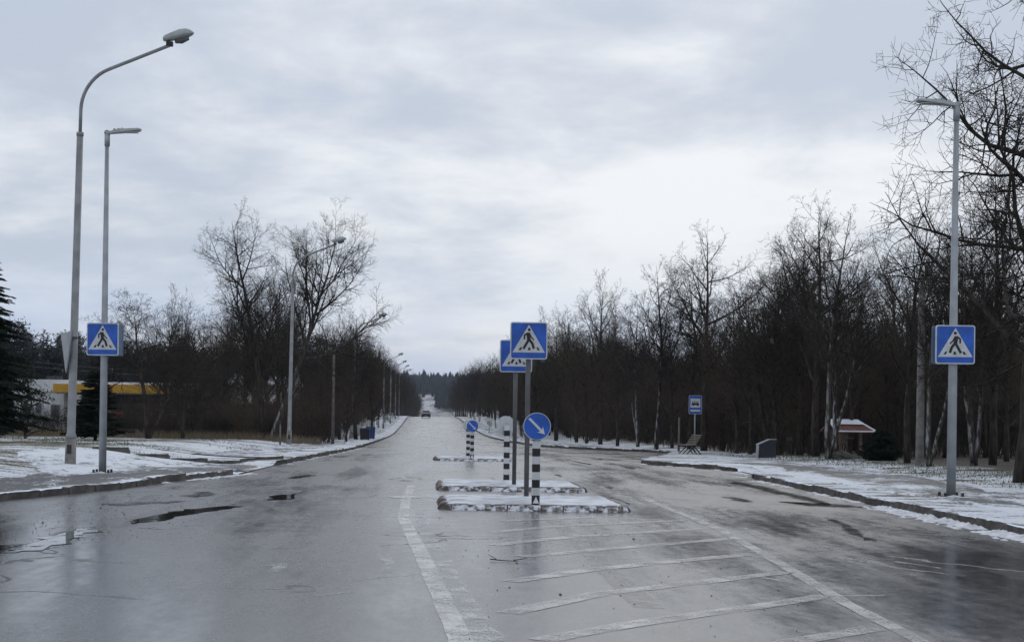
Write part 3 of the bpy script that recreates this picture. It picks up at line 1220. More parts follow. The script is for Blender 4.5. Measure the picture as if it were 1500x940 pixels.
def led_lamp(p, H, toward, size, mir, label, slabel, box_depth, rz, zc_sign, dual):
    root = thing('crossing_lamp', p, label, 'street lamp', 'slim lamps at the crossing')
    m = MB()
    m.tube([(0, 0, 0), (0, 0, 2.2), (0, 0, H - .15)], [.085, .078, .045], 16)
    m.build('pole', 'steel', root, True)
    MB().box((0, 0, .02), (.40, .40, .035)).build('base_plate', 'rubber', root)
    for sx in (-1, 1):
        for sy in (-1, 1):
            MB().tube([(sx * .16, sy * .16, .0), (sx * .16, sy * .16, .10)], .028, 5).build('bolt', 'rubber', root)
    MB().tube([(0, 0, H - .32), (0, 0, H - .05)], .06, 12).build('collar', 'steel', root, True)
    j = MB().tube([(0, -.05, H - .03), (0, .05, H - .03)], .062, 12).build('joint', 'steel', root, True)
    t = toward
    # flat LED head: slim tapered body with ribs
    L = .74
    pts = []
    vs, fs = [], []
    sect = [(0, .05, .03, .0), (.12, .07, .045, .012), (.24, .10, .05, .03), (.5, .13, .045, .055), (.7, .12, .035, .075), (L, .07, .012, .085)]
    for x, w, hh, zz in sect:
        for a in ((-w, -hh * .5), (w, -hh * .5), (w * .8, hh), (-w * .8, hh)):
            vs.append((t * x, a[0], H - .035 + zz + a[1]))
    for i in range(len(sect) - 1):
        for q in range(4):
            q2 = (q + 1) % 4
            fs.append((i * 4 + q, i * 4 + q2, (i + 1) * 4 + q2, (i + 1) * 4 + q))
    fs += [(0, 1, 2, 3), tuple(reversed(range(20, 24)))]
    hd = bevel(MB().add(vs, fs).build('lamp_head', 'lamp_grey', root), .01)
    for x in (.16, .25, .33):
        MB().box((t * x, 0, H + .02 + x * .10), (.05, .10, .05)).build('cooling_rib', 'lamp_grey', hd)
    MB().box((t * .5, 0, H - .01), (.34, .18, .014)).build('lens', 'lens', hd)
    # sign box clamped to the pole
    s = thing('crossing_sign', (p[0], p[1], p[2] + zc_sign), slabel, 'road sign', 'crossing signs clamped to the lamps')
    s.rotation_euler = (0, 0, rz)
    y0 = -.105 - box_depth * .0
    pn = MB().prism(rrect(size, size, size * .06), y0 - .03, y0).build('front_panel', 'reflex', s)
    MB().prism(rrect(size * .94, size * .94, size * .045), y0 - .032, y0 - .029).build('blue_field', 'blue', pn)
    h = size / 2
    MB().prism([(-.88 * h, -.64 * h), (.88 * h, -.64 * h), (0, .86 * h)], y0 - .0345, y0 - .0315).build('white_triangle', 'reflex', pn)
    mb = MB()
    figure(mb, h, y0 - .036, mir)
    mb.build('walking_figure', 'black', pn)
    bk = MB().prism(rrect(size, size, size * .06), .105 + box_depth, .135 + box_depth).build('rear_panel', 'blue_box', s)
    if box_depth > 0.05:
        MB().box((size / 2 - .03, (.0 + box_depth) / 2, 0), (.05, .21 + box_depth - .01, size * .95)).build('side_panel', 'blue_box', s)
    for z in (-size * .28, size * .28):
        MB().box((0, .0, z), (.20, .215, .05)).build('clamp', 'steel', s)
    return root


pL = hit(150, 694)
HL = (694 - 193) / F * pL.y
zsL = zat(152, 497, pL.y) - pL.z
pR = hit(1393, 729)
HR = (729 - 152) / F * pR.y
zsR = zat(1395, 505, pR.y) - pR.z
print('lampL', pL, HL, zsL, 'lampR', pR, HR, zsR)
led_lamp(pL, HL, 1, 47.5 / F * pL.y, -1, 'slim grey lamp on the left pavement with a blue box sign on it', 'thick blue crossing sign box on the lamp beside the lawn', .12, math.radians(-5), zsL, True)
led_lamp(pR, HR, -1, 56.5 / F * pR.y, 1, 'slim grey lamp beside the broken right kerb with snow round its base plate', 'blue crossing sign on the lamp beside the bare wood', .0, math.radians(-3), zsR, False)
for p in (pL, pR):
    mb = MB()
    rr = random.Random(3)
    n = 22
    vs = [(0, 0, .06)]
    for k in range(n):
        r_ = .20 + rr.uniform(-.05, .12)
        vs.append((r_ * math.cos(2 * math.pi * k / n), -.12 + r_ * .55 * math.sin(2 * math.pi * k / n), .0))
    o = MB().add([(p.x + a, p.y + b - .16, p.z + c + .006) for a, b, c in vs], [(0, 1 + k, 1 + (k + 1) % n) for k in range(n)]).build('snow_heap', 'snow', None, True)
    tag(o, 'small heap of snow against the foot of a crossing lamp', 'snow', 'snow heaps at the lamp feet')


def old_lamp(label, group=None):
    """10 m steel lamp: wide foot, stepped pole, tube arm bent over the road, bulbous head (arm to +x)"""
    root = thing('street_lamp', (0, 0, 0), label, 'street lamp', group)
    MB().tube([(0, 0, -.1), (0, 0, .62)], [.125, .118], 14).build('foot', 'concrete', root, True)
    MB().box((.0, -.119, .36), (.10, .02, .2)).build('service_door', 'rubber', root)
    MB().tube([(0, 0, .62), (0, 0, .66), (0, 0, .72), (0, 0, 7.45)], [.125, .12, .095, .072], 14).build('pole', 'old_pole', root, True)
    MB().tube([(0, 0, 7.42), (0, 0, 7.50)], .082, 12).build('collar', 'old_pole', root, True)
    pts = [(0, 0, 7.45), (.0, 0, 8.0)]
    for k in range(1, 11):
        a = math.radians(68 * k / 10)
        pts.append((.95 * (1 - math.cos(a)), 0, 8.0 + 1.0 * math.sin(a)))
    e = pts[-1]
    pts.append((e[0] + 1.35, 0, e[1] + e[2] + .56))
    MB().tube(pts, .04, 10).build('arm', 'old_pole', root, True)
    ex, ez = pts[-1][0], pts[-1][2]
    MB().box((ex + .0, 0, ez + .03), (.14, .1, .10)).build('head_mount', 'rubber', root)
    # head: shell of elliptical sections, tilted up
    vs, fs = [], []
    n = 12
    sect = [(-.12, .06, .06), (-.07, .10, .10), (.10, .135, .13), (.28, .155, .16), (.42, .14, .145), (.52, .10, .09), (.575, .03, .02)]
    ct, st_ = math.cos(math.radians(14)), math.sin(math.radians(14))
    for x, w, hh in sect:
        for k in range(n):
            a = 2 * math.pi * k / n
            z = math.sin(a) * hh
            z = z if z > 0 else z * .45
            X_, Z_ = x, z + .10
            vs.append((ex + X_ * ct - Z_ * st_, math.cos(a) * w, ez + .05 + X_ * st_ + Z_ * ct))
    for i in range(len(sect) - 1):
        for k in range(n):
            k2 = (k + 1) % n
            fs.append((i * n + k, (i + 1) * n + k, (i + 1) * n + k2, i * n + k2))
    fs += [tuple(range(n)), tuple(reversed(range((len(sect) - 1) * n, len(sect) * n)))]
    hd = MB().add(vs, fs).build('lamp_head', 'lamp_grey', root, True)
    gv = MB()
    gv.tube([(ex + .12, 0, ez + .105), (ex + .26, 0, ez + .125), (ex + .42, 0, ez + .175)], [.06, .085, .05], 10)
    gv.build('lens', 'steel_dark', hd, True)
    return root


oL = old_lamp('tall curved-arm lamp on the left lawn with a grey triangular sign back on its pole')
pO = at(104, 34.8)
oL.location = pO
sclO = (670 - 47) / F * 34.8 / 9.6
oL.scale = (1.05, 1, sclO)
oL.rotation_euler = (0, math.radians(.9), math.radians(-4))
# the triangular sign seen from behind, almost edge-on
sg = thing('give_way_sign', (pO.x + .02, pO.y, pO.z), 'grey back of a triangular sign turned edge-on, strapped to the curved-arm lamp', 'road sign', rz=math.radians(118))
zt = zat(104, 487, pO.y) - pO.z
zb_ = zat(104, 546, pO.y) - pO.z
pnl = MB().prism([(-.50, zt), (0, zb_), (.50, zt)], .13, .16).build('panel', 'steel', sg)
for z in (zt - .12, zt - .52):
    MB().box((0, .03, z), (.24 if z > zt - .3 else .14, .22, .05)).build('clamp', 'steel_dark', sg)
print('oldlamp', pO, sclO)

l2 = copy_tree(oL, at(424, 74.5), math.radians(0), 1.05, 'grey curved-arm lamp in front of the forked bare tree beside the left pavement')
l3 = copy_tree(oL, at(517, 115), math.radians(0), .98, 'curved-arm lamp among the roadside trees, behind the wooden pole')
for q, Yk in enumerate((190, 228, 266, 304)):
    copy_tree(oL, at(CX - 5.2 * F / Yk, Yk), 0, .98, 'distant curved-arm lamp along the left side of the avenue', 'far lamps along the avenue')
for o in (l2, l3):
    o.rotation_euler = (0, math.radians(.6), 0)

# wooden utility poles
def utility_pole(p, H, r, label, mat='pole_wood'):
    root = thing('utility_pole', p, label, 'pole')
    MB().tube([(0, 0, -.1), (0, 0, H)], [r, r * .72], 12).build('pole', mat, root, True)
    MB().tube([(0, 0, H - .02), (0, 0, H + .05)], [r * .78, r * .3], 12).build('cap', 'steel_dark', root, True)
    return root


p = at(488, 82)
utility_pole(p, zat(490, 520, 82) - p.z, .09, 'thin grey wooden pole between two curved-arm lamps on the left')
p = at(1348, 45)
utility_pole(p, zat(1352, 405, 45) - p.z, .13, 'weathered grey pole standing between trees at the edge of the wood', 'concrete')
p = at(995, 74)
utility_pole(p, zat(995, 612, 74) - p.z, .06, 'short pale post beside the bench')
p = at(411, 72)
utility_pole(p, zat(411, 622, 72) - p.z, .05, 'short thin stake next to the forked tree')

for q, (xa_, ya_, xb_, yb_) in enumerate(((-60, 517, 430, 545), (-60, 524, 430, 551))):
    A_, B_ = Vector((xat(xa_, ya_, 96), 96, zat(xa_, ya_, 96))), Vector((xat(xb_, yb_, 118), 118, zat(xb_, yb_, 118)))
    pts = [A_.lerp(B_, k / 16) - Vector((0, 0, .5 * (1 - (2 * k / 16 - 1) ** 2))) for k in range(17)]
    tag(MB().tube(pts, .012, 4).build('overhead_wire', 'steel_dark', None, True), ('upper' if q == 0 else 'lower') + ' of two thin wires crossing before the dark pines', 'wire', 'overhead wires')
p = at(717, 170)
root = thing('road_sign', p, 'small white board on a post among the avenue trees on the right', 'road sign')
MB().tube([(0, 0, -.05), (0, 0, 1.7)], .04, 8).build('post', 'steel', root)
MB().box((0, -.05, 1.55), (1.0, .03, .32)).build('panel', 'white', root)

# ------------------------------------------------------------------ bus stop sign, bench, board, shelter, stone
Yq = 70.0
p = at(1018, Yq)
root = thing('bus_stop_sign', p, 'tall blue bus stop sign with a white field, behind the slatted bench', 'road sign')
zt, zb_ = zat(1018, 579, Yq) - p.z, zat(1018, 606, Yq) - p.z
MB().tube([(0, 0, -.05), (0, 0, zt - .1)], .036, 10).build('post', 'steel', root, True)
hs = zt - zb_
ws = 19 / F * Yq
pn = MB().prism(rrect(ws, hs, .05), -.07, -.045).build('panel', 'reflex', root)
pn.location = (0, 0, (zt + zb_) / 2)
MB().prism(rrect(ws * .94, hs * .96, .04), -.073, -.069).build('blue_field', 'blue', pn)
MB().box((0, -.0745, hs * .09), (ws * .76, .005, hs * .50)).build('white_field', 'white', pn)
MB().box((0, -.0745, -hs * .32), (ws * .76, .005, hs * .11)).build('white_strip', 'white', pn)
bus = MB()
bus.box((0, -.080, hs * .03), (ws * .58, .004, hs * .10))
for k in range(4):
    bus.box((-ws * .20 + k * ws * .13, -.080, hs * .115), (ws * .05, .004, hs * .07))
bus.box((0, -.080, hs * .16), (ws * .52, .004, hs * .02))
for sx in (-1, 1):
    bus.prism([(sx * ws * .17 + .035 * math.cos(t), -hs * .03 + .035 * math.sin(t)) for t in [2 * math.pi * k / 10 for k in range(10)]], -.083, -.0795)
bus.build('bus_symbol', 'black', pn)

# bench seen end-on
p = at(1012, 66)
root = thing('bench', p, 'slatted park bench with splayed legs on the snow beside the bus stop sign', 'bench', rz=math.radians(-84))
root.scale = (.85, .85, .85)
for s in (-.7, 0, .7):
    MB().tube([(s, -.42, -.02), (s, .02, .40)], .03, 6).build('leg', 'black', root)
    MB().tube([(s, .36, -.02), (s, .0, .40)], .03, 6).build('leg', 'black', root)
    MB().tube([(s, .05, .40), (s, .36, .95)], .028, 5).build('back_support', 'black', root)
    MB().tube([(s, -.48, .40), (s, .10, .42)], .028, 5).build('seat_support', 'black', root)
for k in range(5):
    bevel(MB().box((0, -.44 + k * .115, .45 + .003 * k), (1.8, .085, .035)).build('seat_slat', 'wood', root), .006)
for k in range(5):
    t = k / 4
    o = bevel(MB().box((0, 0, 0), (1.8, .03, .085)).build('back_slat', 'wood', root), .006)
    o.location = (0, .06 + .27 * t, .52 + .44 * t)
    o.rotation_euler = (math.radians(-30), 0, 0)

# dark board with slanted top
p = at(1122, 56)
Yq = 56
zz = lambda y, x=1122: zat(x, y, Yq) - p.z
root = thing('memorial_stone', p, 'dark slate slab with a slanting top standing on the snow before the wood', 'slab')
xx = lambda x: (x - 1122) / F * Yq
MB().prism([(xx(1110), -.05), (xx(1136), -.05), (xx(1136), zz(644)), (xx(1127), zz(644)), (xx(1111), zz(652))], -.14, .14).build('slab', 'slate', root)
MB().prism([(xx(1109.3), zz(651.6)), (xx(1126.8), zz(643.6)), (xx(1136.5), zz(643.6)), (xx(1136.5), zz(642.6)), (xx(1126.6), zz(642.6)), (xx(1109), zz(650.6))], -.16, .16).build('coping', 'steel', root)
MB().prism([(xx(1108.8), -.05), (xx(1110.2), -.05), (xx(1111.2), zz(652)), (xx(1109.8), zz(651))], -.16, .16).build('edge_strip', 'steel', root)

# small thin frame near the trees
p = at(1157, 55)
root = thing('post_frame', p, 'thin dark twin-post frame on the snow beside the slate slab', 'frame')
for s in (-.08, .08):
    MB().tube([(s, 0, -.05), (s, 0, .85)], .012, 6).build('post', 'black', root)
MB().box((0, 0, .72), (.20, .05, .12)).build('box', 'black', root)

# shelter with red roof
Yq = 56.0
p = at(1238, Yq)
p.z = ground(p.x, Yq)
root = thing('shelter', p, 'small open shelter with red-brown roof and snow on its ridge, among the trees', 'shelter')
xx = lambda x: (x - 1238) / F * Yq
zz = lambda y, x=1238: zat(x, y, Yq) - p.z
ze, zr = zz(631), zz(616.5)
x0, x1 = xx(1213), xx(1270)
r0, r1 = xx(1214.5), xx(1256)
D = 1.1
rf = MB().add([(x0, -D, ze), (x1, -D, ze), (r1, 0, zr), (r0, 0, zr), (x0, D, ze), (x1, D, ze),
               (x0, -D, ze - .05), (x1, -D, ze - .05), (r1, 0, zr - .06), (r0, 0, zr - .06), (x0, D, ze - .05), (x1, D, ze - .05)],
              [(0, 1, 2, 3), (3, 2, 5, 4), (7, 6, 9, 8), (8, 9, 10, 11), (0, 6, 7, 1), (1, 7, 8, 2), (2, 8, 11, 5), (5, 11, 10, 4), (4, 10, 9, 3), (3, 9, 6, 0)]).build('roof', 'roof_red', root)
for k in range(9):
    t = k / 8
    MB().tube([(x0 + (x1 - x0) * t, -D, ze + .02), (r0 + (r1 - r0) * t, 0, zr + .02)], .018, 4).build('roof_rib', 'roof_red', rf)
# snow on the ridge and verge edges
k0 = .42
L_ = lambda a, b, t: a + (b - a) * t
MB().add([(L_(x0, r0, 1 - k0), -D * k0, L_(ze, zr, 1 - k0) + .045), (L_(x1, r1, 1 - k0), -D * k0, L_(ze, zr, 1 - k0) + .045), (r1 + .02, 0, zr + .07), (r0 - .02, 0, zr + .07),
          (r0 - .02, D * .5, L_(ze, zr, .5) + .05), (r1 + .02, D * .5, L_(ze, zr, .5) + .05)], [(0, 1, 2, 3), (3, 2, 5, 4)]).build('ridge_snow', 'snow', rf)
MB().tube([(x0, -D, ze + .02), (r0, 0, zr + .03)], .035, 6).tube([(x1, -D, ze + .02), (r1, 0, zr + .03)], .035, 6).tube([(x0, -D - .01, ze), (x1, -D - .01, ze)], .028, 5).build('edge_trim', 'snow', rf)
for sx in (x0 + .25, r1 - .1):
    for sy in (-D * .75, D * .75):
        MB().tube([(sx, sy, -.2), (sx, sy, ze + .05)], .055, 8).build('post', 'wood', root)
MB().box(((x0 + r1) / 2, D * .75, .95), ((r1 - x0) * .8, .04, 1.0)).build('back_wall', 'wood', root)
MB().box(((x0 + r1) / 2, 0, .72), ((r1 - x0) * .6, .7, .05)).build('table_top', 'wood', root)

# boulder
p = at(1234, 52)
rr = random.Random(11)
import bmesh
bm = bmesh.new()
bmesh.ops.create_icosphere(bm, subdivisions=3, radius=1)
for v in bm.verts:
    n = v.co.normalized()
    k = 1 + .13 * math.sin(3 * n.x + 1) * math.cos(4 * n.y) + .06 * math.sin(9 * n.z + 5 * n.x) + rr.uniform(-.02, .02)
    v.co = Vector((n.x * k * .40, n.y * k * .30, max(-.08, n.z * k * .20 - .02 * n.x)))
me = bpy.data.meshes.new('boulder')
bm.to_mesh(me)
bm.free()
me.materials.append(MATS['stone'])
o = bpy.data.objects.new('boulder', me)
COL.objects.link(o)
o.location = p + Vector((0, 0, .07))
tag(o, 'low grey-brown boulder lying on the snow in front of the shelter', 'boulder')

# bins on the far left pavement
def bin_(p, w, h, mat, label):
    root = thing('waste_bin', p, label, 'bin')
    MB().box((0, 0, h * .45), (w * .9, w * .9, h * .8), 0, 1.12).build('body', mat, root)
    MB().box((0, 0, h * .9), (w * 1.06, w * 1.06, h * .10), 0, .85).build('lid', mat, root)
    for s in (-1, 1):
        MB().tube([(s * w * .38, w * .4, .08), (s * w * .30, w * .4, .08)], .08, 8).build('wheel', 'rubber', root)
    return root


bin_(at(543, 112), .7, 1.0, 'blue_bin', 'blue waste bin at the tree line beside the left pavement')
bin_(at(535, 106), .7, .9, 'black', 'dark waste bin just before the blue one')

# ------------------------------------------------------------------ car far down the road
def car(p, label, rz=0.0):
    root = thing('car', p, label, 'car', 'cars far down the road', rz)
    W, L = 1.78, 4.4
    prof = [(-L / 2, .20), (-L / 2, .72), (-L / 2 + .12, .86), (-L / 2 + 1.15, .98), (L / 2 - .12, 1.0), (L / 2, .85), (L / 2, .20)]
    vs, fs = [], []
    for x, k in ((-W / 2, .97), (-W / 2 + .06, 1.0), (W / 2 - .06, 1.0), (W / 2, .97)):
        for (y, z) in prof:
            vs.append((x, y * k, z if k == 1 else .3 + (z - .3) * .94))
    n = len(prof)
    for i in range(3):
        for q in range(n):
            q2 = (q + 1) % n
            fs.append((i * n + q, (i + 1) * n + q, (i + 1) * n + q2, i * n + q2))
    fs += [tuple(range(n)), tuple(reversed(range(3 * n, 4 * n)))]
    MB().add(vs, fs).build('body', 'carpaint', root)
    cb = MB().add([(-.80, -.95, .95), (.80, -.95, .95), (.82, 1.75, .97), (-.82, 1.75, .97), (-.60, -.25, 1.45), (.60, -.25, 1.45), (.62, 1.2, 1.45), (-.62, 1.2, 1.45)],
                  [(4, 5, 6, 7), (0, 1, 5, 4), (1, 2, 6, 5), (2, 3, 7, 6), (3, 0, 4, 7)]).build('cabin', 'carpaint', root)
    MB().add([(-.72, -.93, 1.0), (.72, -.93, 1.0), (.56, -.31, 1.41), (-.56, -.31, 1.41)], [(0, 1, 2, 3)]).build('windscreen', 'glass', cb).location = (0, -.02, .012)
    for s in (-1, 1):
        for y in (-1.35, 1.35):
            w = MB().tube([(s * .70, y, .32), (s * .89, y, .32)], .32, 16).build('wheel', 'rubber', root)
            MB().tube([(s * .885, y, .32), (s * .90, y, .32)], .19, 12).build('rim', 'steel', w)
        MB().box((s * .64, -L / 2 - .005, .68), (.32, .06, .13)).build('headlight', 'steel_dark', root)
        MB().box((s * .96, -.65, 1.0), (.16, .12, .12)).build('wing_mirror', 'carpaint', root)
    MB().box((0, -L / 2 - .01, .50), (1.0, .04, .16)).build('grille', 'rubber', root)
    MB().box((0, -L / 2 - .035, .42), (.46, .02, .10)).build('number_plate', 'white', root)
    return root


Yc = 300
car(Vector((xat(624, 610, Yc), Yc, G(Yc))), 'dark car coming towards us down the middle of the snowy road')

# ------------------------------------------------------------------ trees
UP = Vector((0, 0, 1))


def grow(seed, H, lv_, r0, trunk_frac=.9, first=.25, ang=(40, 15), up=.10, wob=.10, fork=None, lenk=(.42, .45, .5, .72), counts=(15, 8, 6, 4), lean=(0, 0), twr=.0055, crown=1.0):
    rr = random.Random(seed)
    out = []

    def seg(start, d, L, r, level):
        n = (10, 7, 5, 3, 2)[level]
        pts, rad = [start], [r]
        p, dd = start.copy(), d.normalized()
        w = wob * (.45, 1.1, 1.4, 1.3, 1.0)[level]
        for i in range(n):
            dd = (dd + Vector((rr.gauss(0, w), rr.gauss(0, w), rr.gauss(0, w))) + UP * up * (.3, 1.0, .7, .35, .2)[level]).normalized()
            p = p + dd * (L / n)
            pts.append(p.copy())
            t = (i + 1) / n
            end = (.05, .07, .14, .3, .5)[level]
            rad.append(max(twr * .6, r * (1 - t * (1 - end))))
        out.append((level, pts, rad))
        if level >= lv_: return
        c = counts[level]
        if level:                                    # short branches carry fewer twigs
            c = max(2, round(1.18 * c * min(1.0, L / (H * (1, .30, .13, .062)[level]))))
        for k in range(c):
            if level == 0:
                t = first + (1 - first) * ((k + rr.random()) / c)
            else:
                t = .12 + .83 * ((k + rr.random()) / c)
            fi = min(t * n, n - 1e-3)
            i = int(fi)
            q = pts[i].lerp(pts[i + 1], fi - i)
            par = (pts[i + 1] - pts[i]).normalized()
            rq = rad[i] + (rad[i + 1] - rad[i]) * (fi - i)
            az_ = rr.uniform(0, 2 * math.pi) if level else k * 2.4 + rr.uniform(-.5, .5)
            a = math.radians(max(12, rr.gauss(*ang)))
            s = par.orthogonal().normalized()
            s = (Matrix.Rotation(az_, 3, par) @ s)
            cd = par * math.cos(a) + s * math.sin(a)
            if level == 0:
                shape = (1.05 - .72 * ((t - first) / (1 - first))) * crown
                cl_ = H * lenk[0] * shape * rr.uniform(.75, 1.15)
            else:
                cl_ = L * lenk[min(level, 3)] * (1.1 - .55 * t) * rr.uniform(.7, 1.2)
            cr = min(max(rq * .75, twr), max(twr, .0150 * cl_ + .002))
            seg(q, cd, cl_, cr, level + 1)

    if fork:
        for (dx, dy, ln, rk) in fork:
            seg(Vector((0, 0, 0)), Vector((dx, dy, 1)), H * ln, r0 * rk, 0)
    else:
        seg(Vector((0, 0, -.1)), Vector((lean[0], lean[1], 1)), H * trunk_frac, r0, 0)
    return out


TRIS = 0


def tree_meshes(branches, split=1):
    """limbs (thick) and twigs (fine) as two meshes"""
    A, B = MB(), MB()
    for level, pts, rad in branches:
        n = (9, 6, 4, 3, 3)[level]
        (A if level <= split else B).tube(pts, rad, n, cap=level < 2)
    # trunk flare
    return A, B


PROTO = {}


def tree_proto(key, name, bark, twig, label, group, **kw):
    br = grow(**kw)
    A, B = tree_meshes(br)
    root = thing(name, (0, 0, -50), label, 'tree', group)
    A.build('trunk', bark, root, True)
    B.build('crown', twig, root, True)
    PROTO[key] = [root, False]
    return root


KIND_LABEL = {
    'A': 'straight bare tree with broad spreading crown in the right wood',
    'B': 'slim bare tree with steep olive-brown branches in the right wood',
    'C': 'bare tree dividing near the ground into three stems in the right wood',
    'D': 'narrow bare tree with brushy upright twigs in the right wood',
    'E': 'bare tree with two stems and pale snow-crusted bark at the wood edge',
    'R': 'bare tree branching low with reddish-brown twigs in the right wood'}


def plant(key, loc, rz=0.0, s=1.0, label=None, group=None, bark=None, lean=0.0):
    root, used = PROTO[key]
    if not used:
        PROTO[key][1] = True
        r = root
    else:
        r = copy_tree(root)
    r.location = loc
    r.rotation_euler = (lean, 0, rz)
    r.scale = s if isinstance(s, tuple) else (s, s, s)
    if label: r['label'] = label
    if group: r['group'] = group
    elif label and 'group' in r.keys(): del r['group']
    if not label and key in KIND_LABEL: r['label'] = KIND_LABEL[key]
    if bark:
        for c in r.children:
            if c.name.startswith('trunk'):
                c.material_slots[0].link = 'OBJECT'
                c.material_slots[0].material = MATS[bark]
    return r


GW = 'bare trees of the wood beside the right pavement'
LW = 'bare leafless tree of the dense dark wood along the right side'
tree_proto('A', 'bare_tree', 'bark', 'twig', LW, GW, seed=1, H=12.5, lv_=4, r0=.20, first=.28, ang=(50, 13), up=.10, counts=(18, 9, 7, 5))
tree_proto('B', 'bare_tree', 'bark', 'twig_olive', LW, GW, seed=2, H=11.5, lv_=4, r0=.16, first=.22, ang=(42, 12), up=.12, counts=(19, 9, 7, 5), lenk=(.46, .42, .5, .72))
tree_proto('C', 'bare_tree', 'bark', 'twig', LW, GW, seed=3, H=10.5, lv_=4, r0=.15, fork=[(.18, .05, .9, 1), (-.22, .1, .8, .8), (.02, -.2, .7, .7)], first=.3, ang=(46, 14), up=.11, counts=(10, 8, 7, 5))
tree_proto('D', 'bare_tree', 'bark', 'twig_olive', LW, GW, seed=4, H=10.0, lv_=4, r0=.13, first=.28, ang=(38, 12), up=.13, counts=(19, 8, 7, 5), lenk=(.40, .42, .5, .72))
tree_proto('E', 'bare_tree', 'bark_snowy', 'twig', LW, GW, seed=5, H=9.0, lv_=4, r0=.12, fork=[(.10, .0, 1, 1), (-.30, .1, .75, .75)], first=.35, ang=(46, 14), up=.11, counts=(13, 8, 7, 5))
tree_proto('R', 'bare_tree', 'bark', 'twig_rust', LW, GW, seed=15, H=9.5, lv_=4, r0=.13, first=.16, ang=(46, 13), up=.12, counts=(21, 9, 7, 5))

# --- the two big forked trees on the left
pt = at(398, 80)
hk = (640 - 300) / F * 80
tree_proto('L', 'bare_tree', 'bark_snowy', 'twig', 'tall forked bare tree with pale snow-crusted trunk at the back of the left lawn', None, seed=26, H=hk, lv_=4, r0=.19,
           fork=[(.36, -.05, .93, 1)], first=.40, ang=(46, 14), up=.13, counts=(16, 9, 8, 5), lenk=(.48, .45, .5, .72), wob=.09)
plant('L', pt, 0, 1)
tree_proto('M', 'bare_tree', 'bark', 'twig', 'tall dark bare tree with a wide low limb, beside the pale forked tree', None, seed=33, H=hk, lv_=4, r0=.20,
           fork=[(-.05, 0, .95, 1)], first=.28, ang=(56, 14), up=.12, counts=(17, 9, 8, 5), lenk=(.46, .45, .5, .72), wob=.08)
plant('M', at(388, 80.6), 0, 1)
# apple-like trees on the lawn
tree_proto('S', 'bare_tree', 'bark', 'twig', 'low spreading bare tree on the left lawn before the yellow canopy', None, seed=41, H=7.0, lv_=4, r0=.13,
           fork=[(-.10, 0, .95, 1), (.45, 0, .6, .7)], first=.38, ang=(58, 14), up=.07, counts=(12, 8, 7, 5), lenk=(.5, .45, .5, .72), wob=.15, crown=1.25)
plant('S', at(218, 67), 0, (1.1, 1.1, .86))
plant('S', at(268, 76), 2.0, .85, 'small multi-stemmed bare tree between the low spreading tree and the forked pair')
plant('S', at(285, 84), 4.1, .70, 'smallest bare tree behind the low spreading one on the left lawn')

# --- big dark tree at the right edge
tree_proto('K', 'bare_tree', 'bark', 'twig', 'large dark tree with long arching branches beside the right pavement', None, seed=52, H=14.5, lv_=4, r0=.24, trunk_frac=.9,
           first=.18, ang=(66, 14), up=.085, counts=(24, 10, 8, 5), lenk=(.39, .45, .5, .72), wob=.14, lean=(.08, 0))
plant('K', at(1500, 33.6), 0, 1)

# --- right wood
rw = random.Random(77)
spots = []
# edge trees picked from the photograph: column, distance, kind, scale, bark
EDGE = [(935, 88, 'E', .95, 'bark_snowy'), (962, 80, 'E', 1.05, 'bark_snowy'), (1032, 77, 'A', .98, None), (1100, 66, 'D', .80, None),
        (1128, 64, 'C', .88, None), (1142, 62, 'B', .72, None), (1172, 61, 'A', .76, None), (1196, 58, 'A', .82, None), (1214, 52, 'E', .9, 'bark_snowy'),
        (1225, 55, 'D', .8, 'bark_snowy'), (1330, 47, 'D', .85, None), (1362, 44, 'E', .75, 'bark_snowy'), (1428, 45, 'C', .8, 'bark_snowy'), (1455, 46, 'B', .8, None),
        (1260, 60, 'R', .68, None), (1300, 62, 'R', .66, None), (1385, 58, 'B', .70, None), (880, 98, 'B', .95, None), (905, 92, 'R', .9, None), (985, 84, 'R', .80, None),
        (1060, 78, 'R', .85, None), (845, 108, 'D', 1.0, None), (815, 118, 'A', .85, None), (860, 102, 'R', .9, None), (1010, 82, 'D', .85, None), (1080, 70, 'R', .8, None),
        (790, 128, 'B', 1.0, None), (1160, 66, 'R', .85, None), (1245, 56, 'D', .7, None), (1475, 52, 'R', .8, None)]
for x, Y, k, s, b in EDGE:
    plant(k, at(x, Y), rw.uniform(0, 6.3), s * rw.uniform(.95, 1.05), bark=b)
n = 0
while n < 115:
    Y = rw.uniform(58, 190)
    X = rw.uniform(15 if Y < 80 else 10.5, 16 + .38 * Y * .9)
    if (X / Y) * F + CX > 1540 or X < XR(Y) + 4: continue
    if any((X - a) ** 2 + (Y - b) ** 2 < 9 for a, b in spots): continue
    spots.append((X, Y))
    plant(rw.choice('ABCDRRBD'), Vector((X, Y, ground(X, Y) - .03)), rw.uniform(0, 6.3), rw.uniform(.50, .84) if Y < 110 else rw.uniform(.65, .9))
    n += 1
